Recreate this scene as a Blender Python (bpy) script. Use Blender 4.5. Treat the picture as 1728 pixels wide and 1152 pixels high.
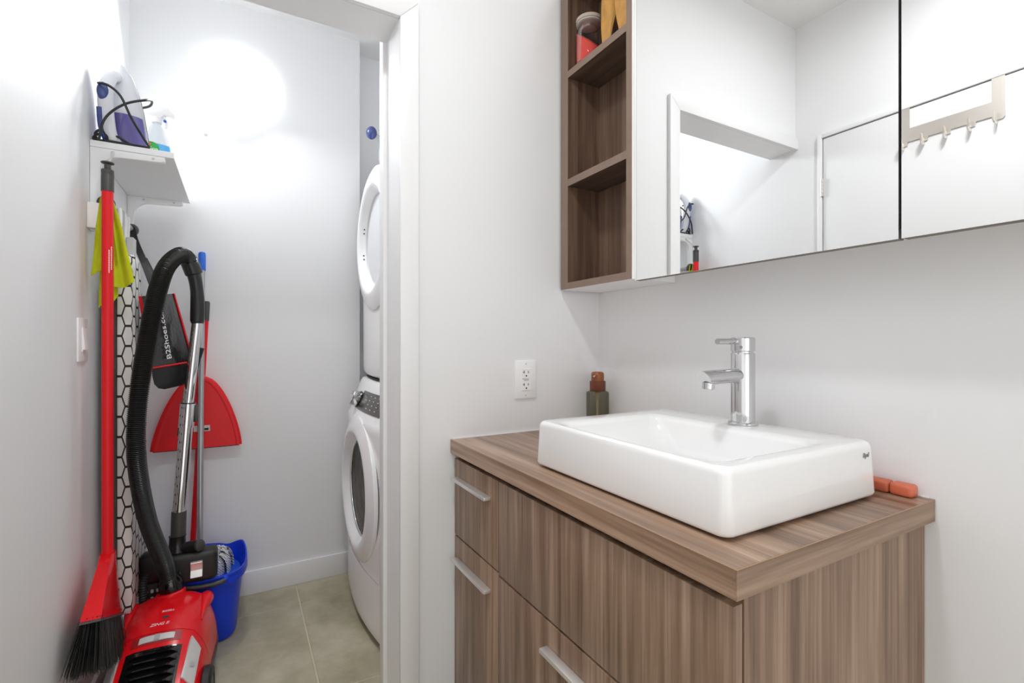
import bpy, bmesh, math, random
from mathutils import Vector, Matrix
random.seed(7)
scn = bpy.context.scene
C = scn.collection
PI = math.pi
for o in list(bpy.data.objects):
    bpy.data.objects.remove(o)

# ------------------------------------------------------------------ room dimensions (metres)
H = 1.1195                      # camera height
YA, YA2 = 1.2896, 1.411         # partition wall with the doorway, front and back
XB = 1.0646                     # wall with the mirror
XL = -0.3878                    # left wall
YB = 2.4555                     # rear wall of the laundry closet
ZC = 2.543                      # ceiling
ZCC = 2.605                     # closet ceiling
XJ = 0.3748                     # doorway jamb
ZH = 1.993                      # doorway head

# ------------------------------------------------------------------ camera
cam = bpy.data.cameras.new('camera'); camo = bpy.data.objects.new('camera', cam); C.objects.link(camo)
cam.sensor_width = 36.0; cam.lens = 817.135/1728*36
cam.shift_y = 2.05/1728
cam.clip_start = 0.02
camo.location = (0, 0, H); camo.rotation_euler = (PI/2, 0, -math.radians(29.3557))
scn.camera = camo
# ------------------------------------------------------------------ world, exposure, lamps
w = bpy.data.worlds.new('world'); scn.world = w; w.use_nodes = True
w.node_tree.nodes['Background'].inputs[0].default_value = (1, 1, 1, 1)
w.node_tree.nodes['Background'].inputs[1].default_value = 0.05
vs = scn.view_settings
vs.view_transform = 'Standard'; vs.look = 'None'; vs.gamma = 1; vs.use_curve_mapping = False
vs.exposure = 0.12
def point(name, loc, watts, r, col=(1, 1, 1)):
    l = bpy.data.lights.new(name, 'POINT'); l.energy = watts; l.shadow_soft_size = r; l.color = col
    o = bpy.data.objects.new(name, l); C.objects.link(o); o.location = loc; return o
def area(name, loc, rot, sx, sy, watts, col=(1, 1, 1), shape='RECTANGLE'):
    l = bpy.data.lights.new(name, 'AREA'); l.energy = watts; l.shape = shape; l.size = sx; l.size_y = sy; l.color = col
    o = bpy.data.objects.new(name, l); C.objects.link(o); o.location = loc; o.rotation_euler = rot; return o
LW = dict(ceil=8.4, bulb=0.40, closet=11.5, dome=1.55, room=6.8, left=2.8)   # light strengths; room and left are added fills
area('ceiling_lamp_light', (0.11, 0.50, ZC-0.055), (0, 0, 0), 0.16, 0.16, LW['ceil'], (0.975, 0.988, 1.0), 'DISK')
for k in range(3):
    point('vanity_bulb_light', (0.985, 0.42+0.24*k, 2.41), LW['bulb'], 0.028, (0.99, 0.99, 1.0))
area('closet_lamp_light', (0.0, YB-0.105, 2.235), (-math.radians(53), 0, 0), 0.25, 0.25, LW['closet'], (0.96, 0.985, 1.0), 'DISK')
area('rear_fill_light', (0.34, -1.2, 0.95), (PI/2, 0, 0), 1.35, 1.8, LW['room'], (0.985, 0.992, 1.0))  # added soft fill behind the camera, no real source there
area('left_fill_light', (XL+0.03, -0.45, 1.30), (0, -PI/2, 0), 1.9, 1.1, LW['left'])  # added fill for the sink and vanity fronts, not a real window

scn.cycles.diffuse_bounces = 14; scn.cycles.glossy_bounces = 8; scn.cycles.transmission_bounces = 12; scn.cycles.max_bounces = 16

# ------------------------------------------------------------------ materials
MATS = {}
def mat(name, col, rough=0.5, metal=0.0, coat=0.0, bump=None, mott=None, trans=0.0, alpha=1.0, emit=None, spec=0.5, ior=1.5):
    if name in MATS: return MATS[name]
    m = bpy.data.materials.new(name); m.use_nodes = True
    nt = m.node_tree; b = nt.nodes['Principled BSDF']
    b.inputs['Base Color'].default_value = (*col, 1)
    b.inputs['Roughness'].default_value = rough; b.inputs['Metallic'].default_value = metal
    b.inputs['Coat Weight'].default_value = coat; b.inputs['Transmission Weight'].default_value = trans
    b.inputs['Specular IOR Level'].default_value = spec; b.inputs['IOR'].default_value = ior
    if emit:
        b.inputs['Emission Color'].default_value = (*emit[0], 1); b.inputs['Emission Strength'].default_value = emit[1]
    tc = nt.nodes.new('ShaderNodeTexCoord')
    if mott:                                    # (scale, amount): soft tonal variation
        n = nt.nodes.new('ShaderNodeTexNoise'); n.inputs['Scale'].default_value = mott[0]; n.inputs['Detail'].default_value = 5
        nt.links.new(tc.outputs['Object'], n.inputs['Vector'])
        mx = nt.nodes.new('ShaderNodeMixRGB'); mx.blend_type = 'MIX'
        lo = [max(0, c*(1-mott[1])) for c in col]; hi = [min(1, c*(1+mott[1])) for c in col]
        mx.inputs[1].default_value = (*lo, 1); mx.inputs[2].default_value = (*hi, 1)
        nt.links.new(n.outputs['Fac'], mx.inputs[0]); nt.links.new(mx.outputs[0], b.inputs['Base Color'])
    if bump:                                    # (scale, strength)
        n = nt.nodes.new('ShaderNodeTexNoise'); n.inputs['Scale'].default_value = bump[0]; n.inputs['Detail'].default_value = 3
        nt.links.new(tc.outputs['Object'], n.inputs['Vector'])
        bp = nt.nodes.new('ShaderNodeBump'); bp.inputs['Strength'].default_value = bump[1]; bp.inputs['Distance'].default_value = 0.002
        nt.links.new(n.outputs['Fac'], bp.inputs['Height']); nt.links.new(bp.outputs[0], b.inputs['Normal'])
    MATS[name] = m; return m

def wood(name, axis, c0, c1, c2, rough=0.42, dens=1.0):
    """striped walnut laminate, grain along the given axis"""
    m = bpy.data.materials.new(name); m.use_nodes = True; nt = m.node_tree; b = nt.nodes['Principled BSDF']
    tc = nt.nodes.new('ShaderNodeTexCoord'); mp = nt.nodes.new('ShaderNodeMapping')
    nt.links.new(tc.outputs['Object'], mp.inputs['Vector'])
    sc = [1, 1, 1]
    for i in range(3): sc[i] = 1.3 if 'xyz'[i] == axis else 34.0*dens
    mp.inputs['Scale'].default_value = sc
    n1 = nt.nodes.new('ShaderNodeTexNoise'); n1.inputs['Scale'].default_value = 1.0; n1.inputs['Detail'].default_value = 6; n1.inputs['Roughness'].default_value = 0.62
    n1.inputs['Distortion'].default_value = 0.25
    nt.links.new(mp.outputs[0], n1.inputs['Vector'])
    mp2 = nt.nodes.new('ShaderNodeMapping'); mp2.inputs['Scale'].default_value = [s*(1.5 if s < 5 else 5.5) for s in sc]
    nt.links.new(tc.outputs['Object'], mp2.inputs['Vector'])
    n2 = nt.nodes.new('ShaderNodeTexNoise'); n2.inputs['Scale'].default_value = 1.0; n2.inputs['Detail'].default_value = 3
    nt.links.new(mp2.outputs[0], n2.inputs['Vector'])
    ad = nt.nodes.new('ShaderNodeMath'); ad.operation = 'MULTIPLY_ADD'; ad.inputs[1].default_value = 0.28; ad.use_clamp = True
    nt.links.new(n2.outputs['Fac'], ad.inputs[0]); 
    sb = nt.nodes.new('ShaderNodeMath'); sb.operation = 'SUBTRACT'; sb.inputs[1].default_value = 0.14
    nt.links.new(n1.outputs['Fac'], sb.inputs[0]); nt.links.new(sb.outputs[0], ad.inputs[2])
    cr = nt.nodes.new('ShaderNodeValToRGB'); e = cr.color_ramp.elements
    e[0].position = 0.32; e[0].color = (*c0, 1); e[1].position = 0.70; e[1].color = (*c2, 1)
    q = e.new(0.5); q.color = (*c1, 1)
    nt.links.new(ad.outputs[0], cr.inputs[0]); nt.links.new(cr.outputs[0], b.inputs['Base Color'])
    b.inputs['Roughness'].default_value = rough
    bp = nt.nodes.new('ShaderNodeBump'); bp.inputs['Strength'].default_value = 0.08; bp.inputs['Distance'].default_value = 0.001
    nt.links.new(n2.outputs['Fac'], bp.inputs['Height']); nt.links.new(bp.outputs[0], b.inputs['Normal'])
    return m

M_wall = mat('wall_paint', (0.82, 0.822, 0.83), 0.55, bump=(240, 0.05), mott=(2.5, 0.012))
M_ceil = mat('ceiling_paint', (0.80, 0.80, 0.795), 0.7, bump=(200, 0.05))
M_trim = mat('trim_paint', (0.83, 0.83, 0.835), 0.35, bump=(60, 0.03))
W0, W1, W2 = (0.130, 0.076, 0.047), (0.250, 0.158, 0.104), (0.400, 0.274, 0.195)
M_woodv = wood('walnut_vertical', 'z', W0, W1, W2)
M_woody = wood('walnut_lengthwise', 'y', [c*1.22 for c in W0], [c*1.22 for c in W1], [c*1.22 for c in W2], 0.30)  # lightened copy: the countertop's sheen is put into its colour
M_woodx = wood('walnut_crosswise', 'x', W0, W1, W2)
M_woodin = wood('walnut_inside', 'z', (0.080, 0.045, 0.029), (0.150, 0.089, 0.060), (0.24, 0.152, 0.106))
M_woodedge = mat('walnut_edge_band', (0.235, 0.160, 0.120), 0.45, mott=(30, 0.12))
M_line = mat('counter_corner_line', (0.42, 0.26, 0.15), 0.4)
M_dark = mat('dark_gap', (0.02, 0.018, 0.016), 0.7)
M_white = mat('white_laminate', (0.90, 0.90, 0.90), 0.4)
M_ceramic = mat('glazed_ceramic', (0.93, 0.93, 0.93), 0.12, coat=0.4)
M_chrome = mat('chrome', (0.66, 0.66, 0.67), 0.07, metal=1.0)
M_chromed = mat('chrome_dark', (0.35, 0.33, 0.31), 0.25, metal=1.0)
M_alu = mat('satin_aluminium', (0.80, 0.79, 0.78), 0.36, metal=0.75)
M_steel = mat('brushed_steel', (0.80, 0.755, 0.70), 0.32, metal=1.0, bump=(90, 0.05))
M_mirror = mat('mirror_silver', (0.955, 0.96, 0.958), 0.0, metal=1.0)
M_taupe = mat('mirror_backing', (0.17, 0.14, 0.115), 0.5)
M_red = mat('red_gloss_plastic', (0.78, 0.006, 0.012), 0.22, coat=0.25, spec=0.3)
M_redm = mat('red_satin_plastic', (0.76, 0.008, 0.014), 0.36, spec=0.35)
M_redb = mat('red_bristle', (0.45, 0.01, 0.015), 0.6)
M_black = mat('black_plastic', (0.012, 0.012, 0.012), 0.32)
M_blackg = mat('black_gloss_plastic', (0.006, 0.006, 0.006), 0.12, coat=0.4)
M_blackm = mat('black_rubber', (0.018, 0.018, 0.018), 0.55)
M_charc = mat('charcoal_plastic', (0.055, 0.052, 0.048), 0.42)
M_grey = mat('grey_plastic', (0.42, 0.42, 0.43), 0.4)
M_lgrey = mat('light_grey_plastic', (0.62, 0.61, 0.60), 0.4)
M_wplas = mat('white_plastic', (0.90, 0.90, 0.90), 0.35)
M_enamel = mat('white_enamel', (0.93, 0.93, 0.935), 0.22, coat=0.3)
M_blue = mat('blue_bucket_plastic', (0.006, 0.05, 0.70), 0.34, spec=0.35)
M_bluet = mat('blue_cap_plastic', (0.02, 0.13, 0.62), 0.4)
M_dblue = mat('dark_blue_plastic', (0.05, 0.075, 0.26), 0.18, coat=0.3)
M_purple = mat('violet_water_tank', (0.13, 0.11, 0.33), 0.14, coat=0.4)
M_lime = mat('lime_microfibre', (0.56, 0.62, 0.012), 0.95, bump=(900, 0.5), mott=(60, 0.12))
M_orange = mat('orange_plastic', (0.66, 0.155, 0.075), 0.4)
M_amber = mat('amber_pump_plastic', (0.29, 0.085, 0.018), 0.35)
M_amber2 = mat('brown_collar_plastic', (0.16, 0.045, 0.018), 0.4)
M_tube = mat('dip_tube', (0.70, 0.66, 0.50), 0.4)
M_coral = mat('coral_bath_salt', (0.80, 0.075, 0.055), 0.7, bump=(500, 0.6), mott=(120, 0.15))
M_clear = mat('clear_plastic', (0.78, 0.81, 0.84), 0.08, trans=0.55, ior=1.25)
def clear(name, tint, refl, rough=0.03):
    m = bpy.data.materials.new(name); m.use_nodes = True; nt = m.node_tree; nt.nodes.clear()
    t = nt.nodes.new('ShaderNodeBsdfTransparent'); t.inputs[0].default_value = (*tint, 1)
    g = nt.nodes.new('ShaderNodeBsdfGlossy'); g.inputs['Roughness'].default_value = rough
    lw = nt.nodes.new('ShaderNodeLayerWeight'); lw.inputs['Blend'].default_value = refl
    mx = nt.nodes.new('ShaderNodeMixShader'); o = nt.nodes.new('ShaderNodeOutputMaterial')
    ml = nt.nodes.new('ShaderNodeMath'); ml.operation = 'MULTIPLY'; ml.inputs[1].default_value = 0.38
    nt.links.new(lw.outputs['Fresnel'], ml.inputs[0]); nt.links.new(ml.outputs[0], mx.inputs[0]); nt.links.new(t.outputs[0], mx.inputs[1]); nt.links.new(g.outputs[0], mx.inputs[2]); nt.links.new(mx.outputs[0], o.inputs[0])
    return m
M_glass = clear('clear_jar_glass', (0.95, 0.95, 0.95), 0.22)
M_smoke = clear('smoky_bottle_glass', (0.62, 0.60, 0.53), 0.25, 0.08)
M_leaf = mat('golden_dried_leaf', (0.58, 0.30, 0.07), 0.55, bump=(45, 0.6), mott=(28, 0.35))
M_leafd = mat('brown_dried_leaf', (0.10, 0.035, 0.018), 0.6, mott=(28, 0.3))
M_text = mat('white_print', (0.85, 0.85, 0.85), 0.5)
M_textg = mat('grey_print', (0.30, 0.30, 0.31), 0.5)
M_slot = mat('slot_black', (0.01, 0.01, 0.01), 0.6)
M_lblue = mat('light_blue_label', (0.10, 0.42, 0.80), 0.35)
M_green = mat('green_label', (0.03, 0.38, 0.06), 0.35)
M_lamp = mat('lamp_diffuser', (0.9, 0.9, 0.9), 0.5, emit=((0.97, 0.99, 1.0), LW['dome']))
M_drum = mat('drum_steel', (0.42, 0.40, 0.37), 0.22, metal=1.0, bump=(120, 0.15))
M_panelg = mat('smoked_panel', (0.06, 0.055, 0.045), 0.2)
M_bristle = mat('black_bristle', (0.022, 0.022, 0.021), 0.6)
M_bagf = mat('black_glitter_film', (0.016, 0.016, 0.017), 0.22, bump=(70, 0.9), coat=0.3)
M_bagc = mat('black_woven_bag', (0.014, 0.014, 0.015), 0.5, bump=(60, 0.4))
M_grout = mat('grout', (0.60, 0.55, 0.40), 0.9)

def tile_mat():
    m = bpy.data.materials.new('beige_stone_tile'); m.use_nodes = True; nt = m.node_tree; b = nt.nodes['Principled BSDF']
    tc = nt.nodes.new('ShaderNodeTexCoord')
    n = nt.nodes.new('ShaderNodeTexNoise'); n.inputs['Scale'].default_value = 5.5; n.inputs['Detail'].default_value = 7; n.inputs['Roughness'].default_value = 0.6
    nt.links.new(tc.outputs['Object'], n.inputs['Vector'])
    cr = nt.nodes.new('ShaderNodeValToRGB'); e = cr.color_ramp.elements
    e[0].position = 0.30; e[0].color = (0.29, 0.26, 0.17, 1); e[1].position = 0.72; e[1].color = (0.56, 0.52, 0.395, 1)
    q = e.new(0.5); q.color = (0.405, 0.368, 0.255, 1)
    nt.links.new(n.outputs['Fac'], cr.inputs[0]); nt.links.new(cr.outputs[0], b.inputs['Base Color'])
    b.inputs['Roughness'].default_value = 0.42
    return m
M_tile = tile_mat()

def hex_mat():
    """white fabric printed with a black honeycomb, flat-topped hexagons 64 mm high"""
    m = bpy.data.materials.new('honeycomb_cover_fabric'); m.use_nodes = True; nt = m.node_tree; b = nt.nodes['Principled BSDF']
    L = nt.links.new
    tc = nt.nodes.new('ShaderNodeTexCoord'); sp = nt.nodes.new('ShaderNodeSeparateXYZ'); L(tc.outputs['Object'], sp.inputs[0])
    def mth(op, a, bb=None, c=None):
        n = nt.nodes.new('ShaderNodeMath'); n.operation = op
        for i, v in enumerate((a, bb, c)):
            if v is None: continue
            if isinstance(v, (int, float)): n.inputs[i].default_value = v
            else: L(v, n.inputs[i])
        return n.outputs[0]
    u = mth('MULTIPLY_ADD', sp.outputs[0], 2.2, mth('MULTIPLY', sp.outputs[1], 1.0))
    v = sp.outputs[2]
    hh = 0.064                                     # cell height; lattice in (v, u): period hh by hh*sqrt3
    P, Q = hh, hh*math.sqrt(3)
    def cell(off):
        a = mth('SUBTRACT', mth('FLOORED_MODULO', mth('ADD', v, off*P/2+10*P), P), P/2)
        c = mth('SUBTRACT', mth('FLOORED_MODULO', mth('ADD', u, off*Q/2+10*Q), Q), Q/2)
        aa = mth('ABSOLUTE', a); cc = mth('ABSOLUTE', c)
        return mth('MAXIMUM', aa, mth('ADD', mth('MULTIPLY', aa, 0.5), mth('MULTIPLY', cc, math.sqrt(3)/2)))
    d = mth('MINIMUM', cell(0), cell(1))
    line = mth('GREATER_THAN', d, hh/2-0.0038)
    mx = nt.nodes.new('ShaderNodeMixRGB'); L(line, mx.inputs[0])
    mx.inputs[1].default_value = (0.80, 0.79, 0.77, 1); mx.inputs[2].default_value = (0.035, 0.03, 0.025, 1)
    L(mx.outputs[0], b.inputs['Base Color']); b.inputs['Roughness'].default_value = 0.85
    return m
M_hex = hex_mat()

def check_mat():
    m = bpy.data.materials.new('mop_microfibre'); m.use_nodes = True; nt = m.node_tree; b = nt.nodes['Principled BSDF']
    tc = nt.nodes.new('ShaderNodeTexCoord'); ck = nt.nodes.new('ShaderNodeTexWave'); ck.bands_direction = 'DIAGONAL'
    ck.inputs['Scale'].default_value = 60; ck.inputs['Distortion'].default_value = 6
    nt.links.new(tc.outputs['Object'], ck.inputs['Vector'])
    cr = nt.nodes.new('ShaderNodeValToRGB'); e = cr.color_ramp.elements
    e[0].position = 0.12; e[0].color = (0.03, 0.03, 0.035, 1); e[1].position = 0.30; e[1].color = (0.82, 0.82, 0.80, 1)
    nt.links.new(ck.outputs['Color'], cr.inputs[0]); nt.links.new(cr.outputs[0], b.inputs['Base Color']); b.inputs['Roughness'].default_value = 0.9
    return m
M_mop = check_mat()

# ------------------------------------------------------------------ building helpers
ORG = {}                                         # object -> world origin of its thing
def tag(o, label=None, cat=None, group=None, kind=None):
    if label: o['label'] = label
    if cat: o['category'] = cat
    if group: o['group'] = group
    if kind: o['kind'] = kind
    return o
def thing(name, loc, label, cat, group=None):
    o = bpy.data.objects.new(name, None); C.objects.link(o); o.location = loc; o.empty_display_size = 0.05
    ORG[o] = Vector(loc); return tag(o, label, cat, group)

def frame(d, up=Vector((0, 0, 1))):
    d = d.normalized()
    if abs(d.dot(up)) > 0.98: up = Vector((1, 0, 0))
    a = d.cross(up).normalized(); return a, a.cross(d).normalized()
def smooth_path(P, n):
    P = [Vector(p) for p in P]; out = []
    for i in range(len(P)-1):
        p0 = P[max(i-1, 0)]; p1 = P[i]; p2 = P[i+1]; p3 = P[min(i+2, len(P)-1)]
        for k in range(n):
            t = k/n
            out.append(0.5*((2*p1)+(p2-p0)*t+(2*p0-5*p1+4*p2-p3)*t*t+(3*p1-p0-3*p2+p3)*t**3))
    out.append(P[-1]); return out
def resample(P, step):
    out = [P[0]]; acc = 0
    for i in range(1, len(P)):
        a, b = P[i-1], P[i]; L = (b-a).length; pos = step-acc
        while pos <= L:
            out.append(a.lerp(b, pos/L)); pos += step
        acc = L-(pos-step)
    return out

class MB:
    def __init__(s): s.v = []; s.f = []
    def add(s, v, f):
        k = len(s.v); s.v += [Vector(p) for p in v]; s.f += [[i+k for i in q] for q in f]; return s
    def box(s, x0, x1, y0, y1, z0, z1, M=None):
        v = [Vector((x, y, z)) for x in (x0, x1) for y in (y0, y1) for z in (z0, z1)]
        if M: v = [M @ p for p in v]
        return s.add(v, [[0, 1, 3, 2], [4, 6, 7, 5], [0, 4, 5, 1], [2, 3, 7, 6], [0, 2, 6, 4], [1, 5, 7, 3]])
    def loft(s, loops, closed=True, cap0=True, cap1=True):
        n = len(loops[0]); v = [p for l in loops for p in l]; f = []
        for i in range(len(loops)-1):
            for j in range(n if closed else n-1):
                a = i*n+j; b = i*n+(j+1) % n
                f.append([a, b, b+n, a+n])
        if closed and cap0: f.append(list(range(n))[::-1])
        if closed and cap1: f.append([(len(loops)-1)*n+j for j in range(n)])
        return s.add(v, f)
    def tube(s, P, r, n=12, flat=1.0, up=None, caps=True):
        P = [Vector(p) for p in P]; loops = []; a = None
        for i, p in enumerate(P):
            d = (P[min(i+1, len(P)-1)]-P[max(i-1, 0)]).normalized()
            if a is None:
                a, b = frame(d, up or Vector((0, 0, 1)))
            else:
                a = (a-d*a.dot(d)).normalized(); b = a.cross(d).normalized()
            rr = r[i] if isinstance(r, (list, tuple)) else r
            loops.append([p+a*(rr*math.cos(2*PI*k/n))+b*(rr*flat*math.sin(2*PI*k/n)) for k in range(n)])
        return s.loft(loops, True, caps, caps)
    def lathe(s, prof, base, axis=(0, 0, 1), n=32, cap0=True, cap1=True):
        """prof: (radius, distance along axis)"""
        d = Vector(axis).normalized(); a, b = frame(d); base = Vector(base)
        return s.loft([[base+d*h+a*(r*math.cos(2*PI*k/n))+b*(r*math.sin(2*PI*k/n)) for k in range(n)] for r, h in prof], True, cap0, cap1)
    def prism(s, poly, off):
        a = [Vector(p) for p in poly]; off = Vector(off)
        return s.loft([a, [p+off for p in a]])
    def grid(s, fn, nu, nv):
        v = [fn(i/nu, j/nv) for j in range(nv+1) for i in range(nu+1)]
        f = [[j*(nu+1)+i, j*(nu+1)+i+1, (j+1)*(nu+1)+i+1, (j+1)*(nu+1)+i] for j in range(nv) for i in range(nu)]
        return s.add(v, f)
    def sphere(s, c, r, n=16, sc=(1, 1, 1)):
        c = Vector(c)
        m = n//2
        loops = [[c+Vector((sc[0]*r*math.sin(PI*j/m)*math.cos(2*PI*k/n), sc[1]*r*math.sin(PI*j/m)*math.sin(2*PI*k/n), -sc[2]*r*math.cos(PI*j/m))) for k in range(n)] for j in range(1, m)]
        return s.loft(loops)
    def text(s, body, size, M, depth=0.0004, shear=0.0, align='CENTER'):
        cu = bpy.data.curves.new('t', 'FONT'); cu.body = body; cu.size = size; cu.extrude = depth; cu.align_x = align; cu.align_y = 'CENTER'
        cu.shear = shear; cu.resolution_u = 3
        ob = bpy.data.objects.new('t', cu); C.objects.link(ob)
        me = bpy.data.meshes.new_from_object(ob)
        s.add([M @ v.co for v in me.vertices], [list(p.vertices) for p in me.polygons])
        bpy.data.objects.remove(ob); bpy.data.curves.remove(cu); bpy.data.meshes.remove(me)
        return s
    def build(s, name, m, parent=None, bevel=0.0, seg=2, ang=35, smooth=True, solid=0.0, fix=True):
        org = ORG.get(parent, Vector((0, 0, 0))) if parent else None
        if org is None:                          # a thing that is one mesh: origin at the centre of its base
            lo = [min(p[i] for p in s.v) for i in range(3)]; hi = [max(p[i] for p in s.v) for i in range(3)]
            org = Vector(((lo[0]+hi[0])/2, (lo[1]+hi[1])/2, lo[2]))
        me = bpy.data.meshes.new(name); bm = bmesh.new()
        vv = [bm.verts.new(p-org) for p in s.v]
        for q in s.f:
            try: bm.faces.new([vv[i] for i in q])
            except ValueError: pass
        if fix: bmesh.ops.recalc_face_normals(bm, faces=bm.faces)
        if solid:
            bmesh.ops.solidify(bm, geom=list(bm.faces), thickness=solid)
        if bevel:
            ed = [e for e in bm.edges if len(e.link_faces) == 2 and e.calc_face_angle(0) > math.radians(32)]
            bmesh.ops.bevel(bm, geom=ed, offset=bevel, segments=seg, profile=0.5, affect='EDGES', clamp_overlap=True)
        bm.to_mesh(me); bm.free()
        if smooth:
            me.polygons.foreach_set('use_smooth', [True]*len(me.polygons)); me.set_sharp_from_angle(angle=math.radians(ang))
        me.materials.append(m)
        o = bpy.data.objects.new(name, me); C.objects.link(o)
        if parent: o.parent = parent
        else: o.location = org
        ORG[o] = org
        return o
def box(name, m, parent, x0, x1, y0, y1, z0, z1, bevel=0.0, seg=2):
    return MB().box(x0, x1, y0, y1, z0, z1).build(name, m, parent, bevel, seg)
def struct(o): o['kind'] = 'structure'; return o
def rrect(cx, cy, hx, hy, r, z, n=12):
    pts = []
    for q, (sx, sy) in enumerate(((1, 1), (-1, 1), (-1, -1), (1, -1))):
        for k in range(n+1):
            a = PI/2*q+PI/2*k/n
            pts.append(Vector((cx+sx*(hx-r)+r*math.cos(a), cy+sy*(hy-r)+r*math.sin(a), z)))
    return pts
def basis(o, ex, ey):
    ex = Vector(ex).normalized(); ey = Vector(ey); ey = (ey-ex*ey.dot(ex)).normalized(); ez = ex.cross(ey)
    return Matrix(((ex.x, ey.x, ez.x, o[0]), (ex.y, ey.y, ez.y, o[1]), (ex.z, ey.z, ez.z, o[2]), (0, 0, 0, 1)))

# ================================================================== THE SETTING
YR = -1.25                                       # rear wall of the bathroom, behind the camera
XR = 1.32                                        # right end of the laundry closet
struct(box('wall_left', M_wall, None, XL-0.1, XL, YR-0.1, 2.75, 0, 2.72))
struct(box('wall_right', M_wall, None, XB, XB+0.1, YR-0.1, YA, 0, 2.65))
struct(box('wall_rear', M_wall, None, XL, XB, YR-0.1, YR, 0, 2.65))
mb = MB().box(XJ+0.005, XR+0.1, YA, YA2, 0, ZC+0.1).box(XL, XJ+0.005, YA, YA2, ZH+0.005, ZC+0.1)
struct(mb.build('wall_front', M_wall))
mb = MB().box(XL, 0.5173, YB, YB+0.2, 0, 2.72).box(0.5173, XR+0.1, YB+0.12, YB+0.2, 0, 2.72)
struct(mb.build('wall_back', M_wall))
struct(box('wall_closet_right', M_wall, None, XR, XR+0.1, YA2, YB+0.12, 0, 2.72))
struct(box('ceiling', M_ceil, None, XL, XB, YR, YA, ZC, ZC+0.1))
struct(box('ceiling_closet', M_ceil, None, XL, XR, YA2, YB+0.12, ZCC, ZCC+0.1))
# floor with its tiles
fl = struct(box('floor', M_grout, None, XL-0.1, XR+0.1, YR-0.1, 2.75, -0.06, -0.0025))
gx = [XL-0.003, 0.2265, 0.8415, XR+0.1]
gy = [YR, -0.826, -0.210, 0.406, 1.030, 1.646, 2.262, YB+0.12]
for i in range(len(gx)-1):
    for j in range(len(gy)-1):
        g = 0.0028
        x0, x1, y0, y1 = gx[i]+g, gx[i+1]-g, gy[j]+g, gy[j+1]-g
        t = MB().box(x0, x1, y0, y1, -0.012, 0.0).build('tile', M_tile, fl, 0.0015, 1)
# doorway lining and casing
struct(box('trim_1', M_trim, None, XJ, XJ+0.005, YA, YA2+0.002, 0, ZH+0.005))                       # jamb
struct(box('trim_2', M_trim, None, XL, XJ+0.005, YA, YA2+0.002, ZH, ZH+0.005))                      # head lining
cz = [(XJ, 0), (XJ+0.0525, 0), (XJ+0.0525, ZH+0.0525), (XJ, ZH)]
def casing(poly):
    return MB().prism([(p[0], YA-0.015, p[1]) for p in poly], (0, 0.015, 0))
struct(casing([(XJ, 0), (XJ+0.0515, 0), (XJ+0.0515, ZH+0.0515), (XJ, ZH)]).build('trim_3', M_trim, None, 0.002))
struct(casing([(XL, ZH), (XJ-0.0006, ZH), (XJ+0.0509, ZH+0.0515), (XL, ZH+0.0515)]).build('trim_4', M_trim, None, 0.002))
struct(box('trim_5', M_trim, None, XJ-0.0105, XJ+0.03, YA2+0.002, YA2+0.044, 0, ZCC, 0.0015))   # batten behind the jamb
# baseboards
struct(box('baseboard_back', M_trim, None, XL, 0.5173, YB-0.0125, YB, 0, 0.104, 0.003))
struct(box('baseboard_left', M_trim, None, XL, XL+0.0125, YA2+0.01, YB-0.0125, 0, 0.104, 0.003))
struct(box('baseboard_front', M_trim, None, XJ+0.06, 0.53, YA-0.012, YA, 0, 0.104, 0.003))
# the bathroom door on the left wall, seen in the mirror: slab, frame reveal, hinges
dr = bpy.data.objects.new('door_1', None); C.objects.link(dr); dr.location = (XL, 0.79, 0); ORG[dr] = Vector((XL, 0.79, 0)); struct(dr)
M_door = mat('door_paint', (0.77, 0.77, 0.775), 0.35, bump=(40, 0.02))
DY0, DY1, DZ = 0.405, 1.163, 1.998
box('door_slab', M_door, dr, XL-0.003, XL+0.010, DY0, DY1, 0.01, DZ, 0.0015)
mb = MB().box(XL-0.003, XL+0.016, DY1+0.004, DY1+0.022, 0, DZ+0.022).box(XL-0.003, XL+0.016, DY0-0.022, DY0-0.004, 0, DZ+0.022).box(XL-0.003, XL+0.016, DY0-0.004, DY1+0.004, DZ+0.004, DZ+0.022)
mb.build('door_frame', M_trim, dr, 0.0015)
mb = MB().box(XL, XL+0.002, DY1, DY1+0.004, 0.01, DZ+0.004).box(XL, XL+0.002, DY0-0.004, DY1, DZ, DZ+0.004)
mb.build('door_gap', M_dark, dr)
for hz in (0.25, 1.75):
    mb = MB()
    for k in range(5): mb.lathe([(0.0055, 0.0005), (0.006, 0.001), (0.006, 0.0150), (0.0055, 0.0155)], (XL+0.013, DY1+0.003, hz+0.0155*k), n=12)
    tag(mb.build('hinge', M_steel, dr), 'brushed steel hinge with five knuckles')
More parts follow.
